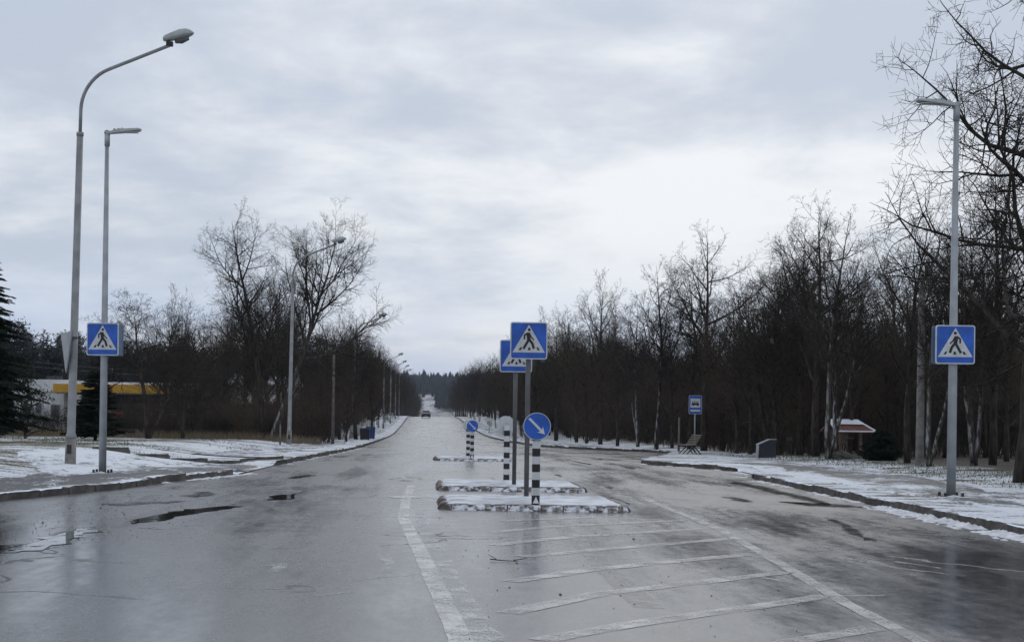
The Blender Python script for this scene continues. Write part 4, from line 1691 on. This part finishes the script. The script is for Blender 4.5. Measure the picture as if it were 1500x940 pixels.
# --- avenue trees further down, both sides
AVE = []
for side in (-1, 1):
    Y = 100.0 if side < 0 else 135.0
    while Y < 760:
        for row in range(4):
            X = (-6.2 - row * 3.6 if side < 0 else 9.8 + row * 3.6) + rw.uniform(-.7, .7)
            if Y > 345:
                if row > 1 or (side > 0 and Y > 470): continue
                X = -5.4 + (Y - 345) * .004 - row * 4.5 + rw.uniform(-.7, .7) if side < 0 else 9.5 + row * 4.5
            yy = Y + rw.uniform(-2.5, 2.5)
            if side < 0 and row == 0 and yy < 106: continue
            AVE.append((yy + 40 * row, rw.choice('ABDRR'), X, yy, rw.uniform(0, 6.3), rw.uniform(.85, 1.08) * (1.0 if row else .92) * (1.0 if Y < 345 else 1.3), side, row))
        Y += 7.0 if Y < 200 else 9.5 if Y < 345 else 14
AVE.sort()
for _, k, X, yy, rz_, s_, side, row in AVE[:130]:
    sd_n = 'left' if side < 0 else 'right'
    plant(k, Vector((X, yy, ground(X, yy) - .03)), rz_, s_,
          ('bare avenue tree with whitewashed trunk foot on the %s of the road' if row == 0 else
           'bare tree standing behind the avenue row, %s of the road') % sd_n,
          sd_n + (' avenue trees' if row == 0 else ' trees behind the avenue'), bark='bark_white' if row == 0 else None)


def tree_mass(name, items, label):
    """the far trees that read as one mass: instances of the same tree meshes on points"""
    keys = sorted({i[1] for i in items})
    me = bpy.data.meshes.new(name)
    me.from_pydata([(i[2], i[3], ground(i[2], i[3]) - .03) for i in items], [], [])
    for nm, typ, vals in (('rot', 'FLOAT', [i[4] for i in items]), ('siz', 'FLOAT', [i[5] for i in items]), ('idx', 'INT', [keys.index(i[1]) for i in items])):
        me.attributes.new(nm, typ, 'POINT').data.foreach_set('value', vals)
    o = bpy.data.objects.new(name, me)
    COL.objects.link(o)
    ng = bpy.data.node_groups.new(name, 'GeometryNodeTree')
    ng.interface.new_socket('Geometry', in_out='INPUT', socket_type='NodeSocketGeometry')
    ng.interface.new_socket('Geometry', in_out='OUTPUT', socket_type='NodeSocketGeometry')
    gi, go = ng.nodes.new('NodeGroupInput'), ng.nodes.new('NodeGroupOutput')
    j = ng.nodes.new('GeometryNodeJoinGeometry')
    for k in reversed(keys):
        jj = ng.nodes.new('GeometryNodeJoinGeometry')
        for ch in PROTO[k][0].children:
            src = bpy.data.objects.new(name + '_source', ch.data)
            oi = ng.nodes.new('GeometryNodeObjectInfo')
            oi.inputs['Object'].default_value = src
            ng.links.new(oi.outputs['Geometry'], jj.inputs[0])
        g2 = ng.nodes.new('GeometryNodeGeometryToInstance')
        ng.links.new(jj.outputs[0], g2.inputs[0])
        ng.links.new(g2.outputs[0], j.inputs[0])
    ip = ng.nodes.new('GeometryNodeInstanceOnPoints')
    ip.inputs['Pick Instance'].default_value = True
    ng.links.new(gi.outputs[0], ip.inputs['Points'])
    ng.links.new(j.outputs[0], ip.inputs['Instance'])

    def na(nm, typ):
        n_ = ng.nodes.new('GeometryNodeInputNamedAttribute')
        n_.data_type = typ
        n_.inputs['Name'].default_value = nm
        return n_.outputs['Attribute']
    ng.links.new(na('idx', 'INT'), ip.inputs['Instance Index'])
    cx_ = ng.nodes.new('ShaderNodeCombineXYZ')
    ng.links.new(na('rot', 'FLOAT'), cx_.inputs[2])
    ng.links.new(cx_.outputs[0], ip.inputs['Rotation'])
    ng.links.new(na('siz', 'FLOAT'), ip.inputs['Scale'])
    ng.links.new(ip.outputs[0], go.inputs[0])
    o.modifiers.new('trees', 'NODES').node_group = ng
    return tag(o, label, 'wood', kind='stuff')


tree_mass('far_avenue_trees', AVE[130:], 'dark mass of far bare trees closing in on the road ahead')
# left trees between lawn and avenue
for x, Y, k, s in ((474, 96, 'R', .52), (498, 104, 'B', .78), (522, 108, 'A', .80), (545, 122, 'R', .85), (450, 100, 'R', .48), (480, 118, 'D', .62), (430, 104, 'R', .45), (508, 92, 'R', .5)):
    plant(k, at(x, Y), rw.uniform(0, 6), s, 'bare tree of the thicket behind the left pavement', 'thicket trees on the left')

# --- brush: many-stemmed leafless shrubs
def brush_proto(key, seed, H, twig, n):
    rr = random.Random(seed)
    A, B = MB(), MB()
    for i in range(n):
        a = rr.uniform(0, 6.28)
        st = Vector((rr.gauss(0, .5), rr.gauss(0, .5), -.05))
        d = Vector((math.cos(a) * .35, math.sin(a) * .35, 1)).normalized()
        L = H * rr.uniform(.6, 1.0)
        pts, p = [st], st.copy()
        for k in range(5):
            d = (d + Vector((rr.gauss(0, .12), rr.gauss(0, .12), .03))).normalized()
            p = p + d * L / 5
            pts.append(p.copy())
        A.tube(pts, [.018, .015, .012, .010, .007, .004], 4, cap=False)
        for k in range(16):
            t = rr.uniform(.12, 1) * 4.99
            q = pts[int(t)].lerp(pts[int(t) + 1], t - int(t))
            e = (d * .6 + Vector((rr.gauss(0, .6), rr.gauss(0, .6), rr.gauss(.1, .4)))).normalized() * L * rr.uniform(.12, .34)
            B.tube([q, q + e * .5 + Vector((0, 0, .02)), q + e], [.007, .0055, .003], 3, cap=False)
            for _ in range(3):
                u = rr.uniform(.2, 1)
                q2 = q + e * u
                e2 = (e.normalized() * .7 + Vector((rr.gauss(0, .6), rr.gauss(0, .6), rr.gauss(.1, .4)))).normalized() * e.length * rr.uniform(.3, .6)
                B.tube([q2, q2 + e2], [.0055, .003], 3, cap=False)
    root = thing('shrub', (0, 0, -50), 'leafless shrub of the undergrowth', 'shrub', 'undergrowth')
    A.build('stems', twig, root, True)
    B.build('twigs', twig, root, True)
    PROTO[key] = [root, False]


brush_proto('b1', 201, 3.0, 'twig_rust', 26)
brush_proto('b2', 202, 2.4, 'twig', 24)
brush_proto('b3', 203, 3.6, 'twig_olive', 26)
n = 0
while n < 150:
    Y = rw.uniform(56, 150)
    X = rw.uniform(14.5 if Y < 82 else 9.8, 18 + .36 * Y)
    if (X / Y) * F + CX > 1560 or X < XR(Y) + (2.5 if Y > 80 else 2.0): continue
    if abs((X / Y) * F + CX - 1242) < 50 and Y < 62: continue
    kk = rw.choice(('b1', 'b2', 'b3'))
    plant(kk, Vector((X, Y, ground(X, Y) - .02)), rw.uniform(0, 6), rw.uniform(.8, 1.35),
          {'b1': 'reddish-brown leafless shrub in the undergrowth of the right wood', 'b2': 'low dark leafless shrub in the undergrowth of the right wood', 'b3': 'tall olive-brown leafless shrub in the undergrowth of the right wood'}[kk], 'undergrowth of the right wood')
    n += 1
n = 0
while n < 90:
    Y = rw.uniform(84, 150)
    X = rw.uniform(-10 - (Y - 84) * .35, -6.0)
    if Y > 112: X = rw.uniform(-24, -7)
    x = X / Y * F + CX
    if x < 150: continue
    plant(rw.choice(('b1', 'b1', 'b2')), Vector((X, Y, ground(X, Y) - .02)), rw.uniform(0, 6), rw.uniform(.7, 1.25),
          'leafless shrub in the thicket behind the left pavement', 'thicket shrubs on the left')
    n += 1
for k in range(34):
    x = rw.uniform(10, 400)
    Y = rw.uniform(80, 96)
    plant(rw.choice(('b1', 'b2')), at(x, Y), rw.uniform(0, 6), rw.uniform(.45, .75), 'low brown shrub in the belt behind the left lawn', 'low shrubs behind the left lawn')

# --- conifers
def spruce_mesh(seed, H, R, nb, needles, droop=.25, base=.06):
    rr = random.Random(seed)
    A, B = MB(), MB()
    A.tube([(0, 0, -.1), (0, 0, H * .5), (0, 0, H)], [H * .018, H * .012, .01], 7)
    for i in range(nb):
        t = base + (1 - base) * ((i + rr.random()) / nb) ** .85
        z = H * t
        L = R * (1 - t) ** .8 * rr.uniform(.65, 1.12) + .12
        a = rr.uniform(0, 6.283)
        out = Vector((math.cos(a), math.sin(a), 0))
        side = Vector((-out.y, out.x, 0))
        pts = []
        for k in range(4):
            u = k / 3
            pts.append(Vector((0, 0, z)) + out * L * u + UP * (L * (.12 * u - droop * u * u * 1.6 + .10 * u**3)))
        A.tube(pts, [.018 * L + .004, .012 * L + .003, .008 * L, .003], 3, cap=False)
        for k in range(needles):
            u = rr.uniform(.12, 1.0)
            f = u * 2.999
            q = pts[int(f)].lerp(pts[int(f) + 1], f - int(f))
            w = L * .34 * (1.15 - u) + .05
            sgn = rr.choice((-1, 1))
            tip = q + side * sgn * w * rr.uniform(.6, 1.2) + out * w * rr.uniform(.2, .8) - UP * w * rr.uniform(.05, .55)
            th = .022 + w * .16
            off = out * th * .5 + UP * rr.uniform(-th, th) * .5
            B.add([q - off, q + off, tip], [(0, 1, 2)])
            B.add([q, q + UP * th, tip + UP * .01], [(0, 1, 2)])
    return A, B


def pine_mesh(seed, H, R, clumps, per, first=.45, size=.75):
    rr = random.Random(seed)
    A, B = MB(), MB()
    A.tube([(0, 0, -.1), (rr.gauss(0, .1), rr.gauss(0, .1), H * .5), (0, 0, H * .96)], [H * .014, H * .010, .03], 7)
    for i in range(clumps):
        t = first + (1 - first) * (i + rr.random()) / clumps
        z = H * t
        prof = math.sin(min(1, (1 - t) / (1 - first) * .93 + .07) * math.pi * .62)
        rad = R * prof * rr.uniform(.35, 1.05)
        a = rr.uniform(0, 6.283)
        c = Vector((math.cos(a) * rad, math.sin(a) * rad, z + rr.uniform(-.1, .3)))
        A.tube([(0, 0, z - rad * .35), (c.x * .55, c.y * .55, z - rad * .1), tuple(c)], [.05, .035, .015], 3, cap=False)
        s = size * rr.uniform(.6, 1.15)
        for k in range(per):
            d = Vector((rr.gauss(0, 1), rr.gauss(0, 1), rr.gauss(0, .55)))
            q = c + d * s * .42
            e = Vector((rr.gauss(0, 1), rr.gauss(0, 1), rr.gauss(.4, .7))).normalized() * s * rr.uniform(.16, .36)
            sd_ = e.orthogonal().normalized() * s * .055
            B.add([q - sd_, q + sd_, q + e], [(0, 1, 2)])
    return A, B


def conifer(key, name, AB, needle, label, group=None):
    root = thing(name, (0, 0, -50), label, 'tree', group)
    AB[0].build('trunk', 'bark', root, True)
    AB[1].build('crown', needle, root)
    PROTO[key] = [root, False]


conifer('sp_big', 'spruce_tree', spruce_mesh(301, 9.0, 2.3, 230, 46), 'needle', 'tall dark spruce on the lawn with drooping branches, cut by the picture edge')
plant('sp_big', at(-22, 50), 0, (1, 1, ((638 - 352) / F * 50) / 9.0))
conifer('sp_small', 'spruce_tree', spruce_mesh(302, 3.1, 1.0, 190, 40, .12, .07), 'needle', 'small dense dark spruce on the lawn behind the crossing lamp')
plant('sp_small', at(140, 56), 0, (1.35, 1.35, .84))
conifer('pine_y', 'pine_tree', pine_mesh(303, 2.9, .9, 40, 60, .12, .42), 'needle_pine', 'young thin pine on the lawn between the tall spruce and the curved-arm lamp')
plant('pine_y', at(36, 60), 0, 1.0)
conifer('shrub_ev', 'evergreen_shrub', spruce_mesh(304, 1.05, .62, 240, 34, -.05, .02), 'needle', 'rounded dark evergreen shrub on the snow to the right of the shelter')
o = plant('shrub_ev', at(1291, 50.5), 0, (1.1, 1.1, .95))
o['category'] = 'shrub'

FG = 'dark pines of the wood behind the filling station'
FL = 'dark pine or spruce of the wood behind the white building'
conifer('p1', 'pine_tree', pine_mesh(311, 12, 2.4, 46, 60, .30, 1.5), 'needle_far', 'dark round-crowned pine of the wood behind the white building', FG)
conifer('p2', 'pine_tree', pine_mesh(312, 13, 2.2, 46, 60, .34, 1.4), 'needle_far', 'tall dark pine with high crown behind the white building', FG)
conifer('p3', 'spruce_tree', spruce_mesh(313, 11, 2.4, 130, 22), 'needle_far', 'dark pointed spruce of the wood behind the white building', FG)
rf_ = random.Random(9)
for k in range(120):
    x = -60 + 520 * (k + rf_.random()) / 120
    Y = 172 + rf_.uniform(0, 40) + max(0, (x - 150)) * .30
    sky_y = float(np.interp(x, [0, 60, 130, 200, 300, 350, 460], [470, 476, 492, 500, 506, 522, 545]))
    p = at(x, Y)
    hgt = zat(x, sky_y, Y) - p.z
    key = rf_.choice(('p1', 'p2', 'p3', 'p3'))
    s = hgt / {'p1': 12.6, 'p2': 13.6, 'p3': 11}[key] * rf_.uniform(.78, 1.04)
    plant(key, p, rf_.uniform(0, 6), (s * 1.25, s * 1.25, s))
for k in range(44):
    x = 770 + 760 * (k + rf_.random()) / 44
    Y = rf_.uniform(150, 215)
    p = at(x, Y)
    sky_y = float(np.interp(x, [760, 900, 1100, 1500], [545, 515, 500, 500]))
    hgt = zat(x, sky_y, Y) - p.z
    key = rf_.choice(('p1', 'p3', 'p3'))
    s = hgt / {'p1': 12.6, 'p2': 13.6, 'p3': 11}[key] * rf_.uniform(.8, 1.06)
    plant(key, p, rf_.uniform(0, 6), (s * 1.4, s * 1.4, s), 'dark conifer deep in the wood, behind the bare trees', 'conifers deep in the right wood')
for side in (-1, 1):
    for k in range(44):
        Y = 150 + 215 * (k + rf_.random()) / 44
        X = side * rf_.uniform(11, 26) + (3 if side > 0 else 0)
        s = rf_.uniform(.6, .92)
        plant('p3' if rf_.random() < .6 else 'p1', Vector((X, Y, ground(X, Y))), rf_.uniform(0, 6), s,
              'dark conifer behind the avenue on the ' + ('right' if side > 0 else 'left'), 'conifers behind the avenue, ' + ('right' if side > 0 else 'left'))

# far wooded hill: one mass of trees
mb = MB()
rh = random.Random(21)
for k in range(5200):
    Y = rh.uniform(900, 1750)
    X = rh.uniform(-.13, .13) * Y
    x_px = X / Y * F + CX
    # a snowy clearing and the road cut through it
    if Y < 1130 and -18 + 6 * math.sin(Y * .05) < X < 8 + 3 * math.sin(Y * .08) and rh.random() > .07: continue
    if XL(Y) - 3 < X < XR(Y) + 3 and Y < 1350: continue
    h = rh.uniform(7, 13) * (1.35 if rh.random() < .06 else 1) * (.85 + .3 * math.sin(X * .045 + 1) * math.sin(Y * .011))
    r_ = h * rh.uniform(.13, .24)
    z = ground(X, Y)
    nseg = 5
    a0 = rh.uniform(0, 6)
    tiers = ((.15, 1.0), (.45, .95), (.75, .6), (1.0, .05)) if rh.random() < .5 else ((.1, .9), (.6, .45), (1.0, .03))
    vs, fs = [], []
    for t, w in tiers:
        for q in range(nseg):
            a = a0 + 2 * math.pi * q / nseg
            w2 = w * r_ * rh.uniform(.75, 1.25)
            vs.append((X + math.cos(a) * w2, Y + math.sin(a) * w2, z + t * h * rh.uniform(.96, 1.04)))
    for i in range(len(tiers) - 1):
        for q in range(nseg):
            q2 = (q + 1) % nseg
            fs.append((i * nseg + q, i * nseg + q2, (i + 1) * nseg + q2, (i + 1) * nseg + q))
    mb.add(vs, fs)
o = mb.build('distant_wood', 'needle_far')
tag(o, 'far wooded hill closing the end of the road, bluish with distance', 'wood', kind='stuff')

# ------------------------------------------------------------------ buildings on the left
Yq = 138.0
xx0 = lambda x: (x - CX) / F * Yq
gz = ground(xx0(100), Yq)
zz = lambda y, x=100: zat(x, y, Yq) - gz
root = thing('filling_station', (xx0(100), Yq, gz), 'white flat-roofed filling station with a yellow-edged canopy behind the left lawn', 'building')
lx = lambda x: (x - 100) / F * Yq
MB().box(((lx(20) + lx(102)) / 2, 4, zz(574) / 2 - .1), (lx(102) - lx(20), 8, zz(574) + .2)).build('wall', 'wall_white', root)
MB().box(((lx(18) + lx(104)) / 2, 4, (zz(556) + zz(574)) / 2), (lx(104) - lx(18), 8.3, zz(556) - zz(574))).build('parapet', 'wall_white', root)
for k in range(4):
    MB().box((lx(60) + k * .38, 2.5, zz(553.5)), (.22, .6, .45)).build('roof_vent', 'black', root)
for (a, b, c, d) in ((32, 42, 590, 606), (52, 62, 590, 606), (74, 88, 592, 612)):
    w = MB().box(((lx(a) + lx(b)) / 2, -.02, (zz(c) + zz(d)) / 2), (lx(b) - lx(a), .12, zz(c) - zz(d))).build('window', 'steel', root)
    MB().box(((lx(a) + lx(b)) / 2, -.09, (zz(c) + zz(d)) / 2), (lx(b) - lx(a) - .16, .02, zz(c) - zz(d) - .16)).build('pane', 'glass', w)
can = MB().box(((lx(94) + lx(306)) / 2, -1, (zz(563) + zz(575)) / 2), (lx(306) - lx(94), 6.5, zz(563) - zz(575))).build('canopy', 'yellow', root)
MB().box(((lx(94) + lx(306)) / 2, -1, zz(561.4)), (lx(306) - lx(94) - .3, 6.2, .22)).build('canopy_snow', 'snow', can)
MB().box(((lx(94) + lx(306)) / 2, -1, zz(575.8)), (lx(306) - lx(94) - .2, 6.3, .06)).build('canopy_soffit', 'wall_grey', can)
for x in (101, 165, 240, 298):
    MB().box((lx(x), -1, zz(577) / 2 - .1), (.4, .4, zz(577) + .2)).build('column', 'wall_grey', root)
for x in (178, 232):
    pm = MB().box((lx(x), -1.4, .85), (.8, .5, 1.7)).build('fuel_pump', 'red', root)
    MB().box((lx(x), -1.66, 1.15), (.5, .02, .4)).build('display', 'glass', pm)
MB().box((lx(200), 5, 1.2), (lx(290) - lx(110), .3, 2.4)).build('back_wall', 'slate', root)  # dark colour stands in for the shade under the canopy

Yq = 132.0
xc = (383 - CX) / F * Yq
gz = ground(xc, Yq)
zz = lambda y, x=383: zat(x, y, Yq) - gz
lx = lambda x: (x - 383) / F * Yq
root = thing('house', (xc, Yq, gz), 'grey house with snowy roofs half hidden behind the forked trees', 'building')
x0, x1 = lx(338), lx(430)
ze, zr = zz(562), zz(546)
MB().box(((x0 + x1) / 2, 3.5, ze / 2), (x1 - x0, 7, ze)).build('wall', 'wall_grey', root)
MB().add([(x0 - .3, -.4, ze), (x1 + .3, -.4, ze), (x1 + .3, 3.5, zr), (x0 - .3, 3.5, zr), (x0 - .3, 7.4, ze), (x1 + .3, 7.4, ze), (x0 - .3, -.4, ze - .15), (x1 + .3, -.4, ze - .15), (x0 - .3, 7.4, ze - .15), (x1 + .3, 7.4, ze - .15)],
         [(0, 1, 2, 3), (3, 2, 5, 4), (0, 6, 7, 1), (4, 5, 9, 8), (0, 3, 4, 8, 6), (1, 7, 9, 5, 2), (6, 8, 9, 7)]).build('roof', 'dirty_snow', root)
MB().box((lx(398), 3.5, zr + .2), (.6, .6, 1.1)).build('chimney', 'wall_brick', root)
# lean-to in front with its own snowy roof
xa, xb = lx(352), lx(404)
zl0, zl1 = zz(590), zz(578)
MB().box(((xa + xb) / 2, -1.2, zl0 / 2), (xb - xa, 2.4, zl0)).build('porch_wall', 'wall_brick', root)
MB().add([(xa - .2, -2.7, zl0), (xb + .2, -2.7, zl0), (xb + .2, -.05, zl1), (xa - .2, -.05, zl1), (xa - .2, -2.7, zl0 - .12), (xb + .2, -2.7, zl0 - .12), (xb + .2, -.05, zl0 - .12), (xa - .2, -.05, zl0 - .12)],
         [(0, 1, 2, 3), (4, 5, 1, 0), (5, 6, 2, 1), (7, 4, 0, 3), (7, 6, 5, 4)]).build('porch_roof', 'snow', root)
for a, b, c, d in ((362, 371, 566, 575), (345, 352, 566, 576), (412, 421, 566, 577), (360, 370, 597, 608), (385, 395, 597, 608)):
    y_ = -.02 if c < 590 else -2.42
    w = MB().box(((lx(a) + lx(b)) / 2, y_, (zz(c) + zz(d)) / 2), (lx(b) - lx(a), .1, zz(c) - zz(d))).build('window', 'white', root)
    MB().box(((lx(a) + lx(b)) / 2, y_ - .06, (zz(c) + zz(d)) / 2), (lx(b) - lx(a) - .14, .02, zz(c) - zz(d) - .14)).build('pane', 'glass', w)

# ------------------------------------------------------------------ small stuff: snow at kerb, grit, grass, twigs
rs = random.Random(31)


def lump_strip(side, y0, y1, w, hgt, n, name='kerb_snow', mat='dirty_snow', gap=.3, off0=.12):
    X = XL if side < 0 else XR
    mb = MB()
    for k in range(n):
        Y = rs.uniform(y0, y1)
        if math.sin(Y * 1.7) * math.sin(Y * .61 + 1) < -gap: continue
        o_ = off0 + abs(rs.gauss(0, w))
        s = rs.uniform(.3, 1.0) * max(.3, 1 - o_ / (3 * w))
        c = Vector((X(Y) - side * o_, Y, G(Y)))
        m = 6
        rad = .10 * s + .03
        vs = [(c.x, c.y, c.z + hgt * s)]
        for q in range(m):
            a = 2 * math.pi * q / m + rs.uniform(-.3, .3)
            vs.append((c.x + math.cos(a) * rad * rs.uniform(.7, 1.3), c.y + math.sin(a) * rad * 1.7 * rs.uniform(.7, 1.3), c.z + .003))
        mb.add(vs, [(0, 1 + q, 1 + (q + 1) % m) for q in range(m)])
    o = mb.build(name, mat, None, True)
    return tag(o, kind='stuff')


o = lump_strip(1, 15, 27, .17, .09, 900, gap=.9)
tag(o, 'ridge of crumbled snow along the foot of the right kerb', 'snow')
o = lump_strip(1, 27, 52, .12, .05, 500, gap=.15)
tag(o, 'broken remains of snow along the kerb before the bus bay', 'snow')
o = lump_strip(-1, 31.5, 37, .16, .04, 170, gap=.5)
tag(o, 'snow crumbs along the foot of the left kerb', 'snow')
o = lump_strip(-1, 44, 80, .12, .04, 260, gap=.2)
tag(o, 'thin snow along the kerb of the left pavement further on', 'snow')

mb = MB()
for k in range(520):
    u = rs.random()
    if u < .55:
        Y = rs.uniform(17, 27)
        X = XL(Y) + 1.2 + abs(rs.gauss(0, 1.1)) + (27 - Y) * .12
    elif u < .8:
        Y = rs.uniform(9, 24)
        X = rs.uniform(-.2, 4)
    else:
        Y = rs.uniform(18, 45)
        X = XR(Y) - abs(rs.gauss(0, .8)) - .15
    if X > XR(Y) - .1 or X < XL(Y) + .1: continue
    s = rs.uniform(.004, .011) if rs.random() < .95 else rs.uniform(.012, .022)
    z = .003
    vs = [(X + rs.uniform(-s, s) * .3, Y, z + s * .9)] + [(X + math.cos(a) * s * rs.uniform(.7, 1.2), Y + math.sin(a) * s * rs.uniform(.7, 1.2), z) for a in (0, 1.5, 3.1, 4.7)]
    mb.add(vs, [(0, 1, 2), (0, 2, 3), (0, 3, 4), (0, 4, 1)])
o = mb.build('grit', 'gravel')
tag(o, 'loose grit and gravel scattered on the wet road', 'grit', kind='stuff')


def blades(name, n, region, hr, wr, mat, label, cov_test=None):
    mb = MB()
    for k in range(n):
        X, Y = region()
        if X is None: continue
        z = ground(X, Y)
        h, w = rs.uniform(*hr), rs.uniform(*wr)
        a = rs.uniform(0, 3.14)
        dx, dy = math.cos(a) * w, math.sin(a) * w
        lx_, ly_ = rs.gauss(0, h * .4), rs.gauss(0, h * .4)
        mb.add([(X - dx, Y - dy, z - .01), (X + dx, Y + dy, z - .01), (X + lx_, Y + ly_, z + h)], [(0, 1, 2)])
    o = mb.build(name, mat)
    return tag(o, label, 'grass', kind='stuff')


def reg_lawn():
    Y = rs.uniform(30, 72)
    off = rs.uniform(2.5, 17)
    X = XL(Y) - off
    if Y < 43 and off < 6.5: return None, None
    if math.sin(X * .8 + Y * .33) + math.sin(Y * .9 - X * .2) < .35: return None, None
    return X, Y


def reg_back():
    Y = rs.uniform(76, 84)
    x = rs.uniform(-20, 470)
    X = (x - CX) / F * Y
    return X, Y


def reg_right():
    Y = rs.uniform(28, 64)
    X = rs.uniform(12.2, 15.5)
    return X, Y


blades('grass', 16000, reg_lawn, (.02, .07), (.008, .02), 'grass', 'short grass showing through the snow of the left lawn')
blades('dry_grass', 7000, reg_back, (.15, .55), (.007, .015), 'dry_grass', 'tall dry straw-coloured grass along the back of the left lawn')
blades('grass', 4000, reg_right, (.02, .07), (.008, .02), 'grass', 'short grass at the foot of the trees on the right')

# twig lying on the road
p0 = flat(724, 822)
mb = MB()
mb.tube([p0 + Vector((-.04, .05, .02)), p0 + Vector((.07, 0, .015)), p0 + Vector((.25, -.05, .010))], [.007, .006, .003], 5)
mb.tube([p0 + Vector((.02, .02, .025)), p0 + Vector((-.05, .22, .05))], [.005, .003], 4)
mb.tube([p0 + Vector((.2, -.02, .018)), p0 + Vector((.35, .10, .03))], [.006, .003], 4)
tag(mb.build('twig', 'twig_rust'), 'broken twig lying on the hatched part of the road', 'twig')

# ------------------------------------------------------------------ haze
HZ = MB().box((0, 1750, 55), (1700, 3700, 125)).build('haze', 'snow')
hm = bpy.data.materials.new('haze_air')
hm.use_nodes = True
t = hm.node_tree
t.nodes.clear()
vo = nd(t, 'ShaderNodeVolumePrincipled')
vo.inputs['Color'].default_value = (.72, .82, 1.0, 1)
vo.inputs['Density'].default_value = .00013
ou = nd(t, 'ShaderNodeOutputMaterial')
lk(t, vo.outputs[0], ou.inputs['Volume'])
HZ.data.materials.clear()
HZ.data.materials.append(hm)
tag(HZ, kind='stuff')
hm.cycles.homogeneous_volume = True

print('objects', len(bpy.data.objects), 'tris', sum(len(m.polygons) for m in bpy.data.meshes))
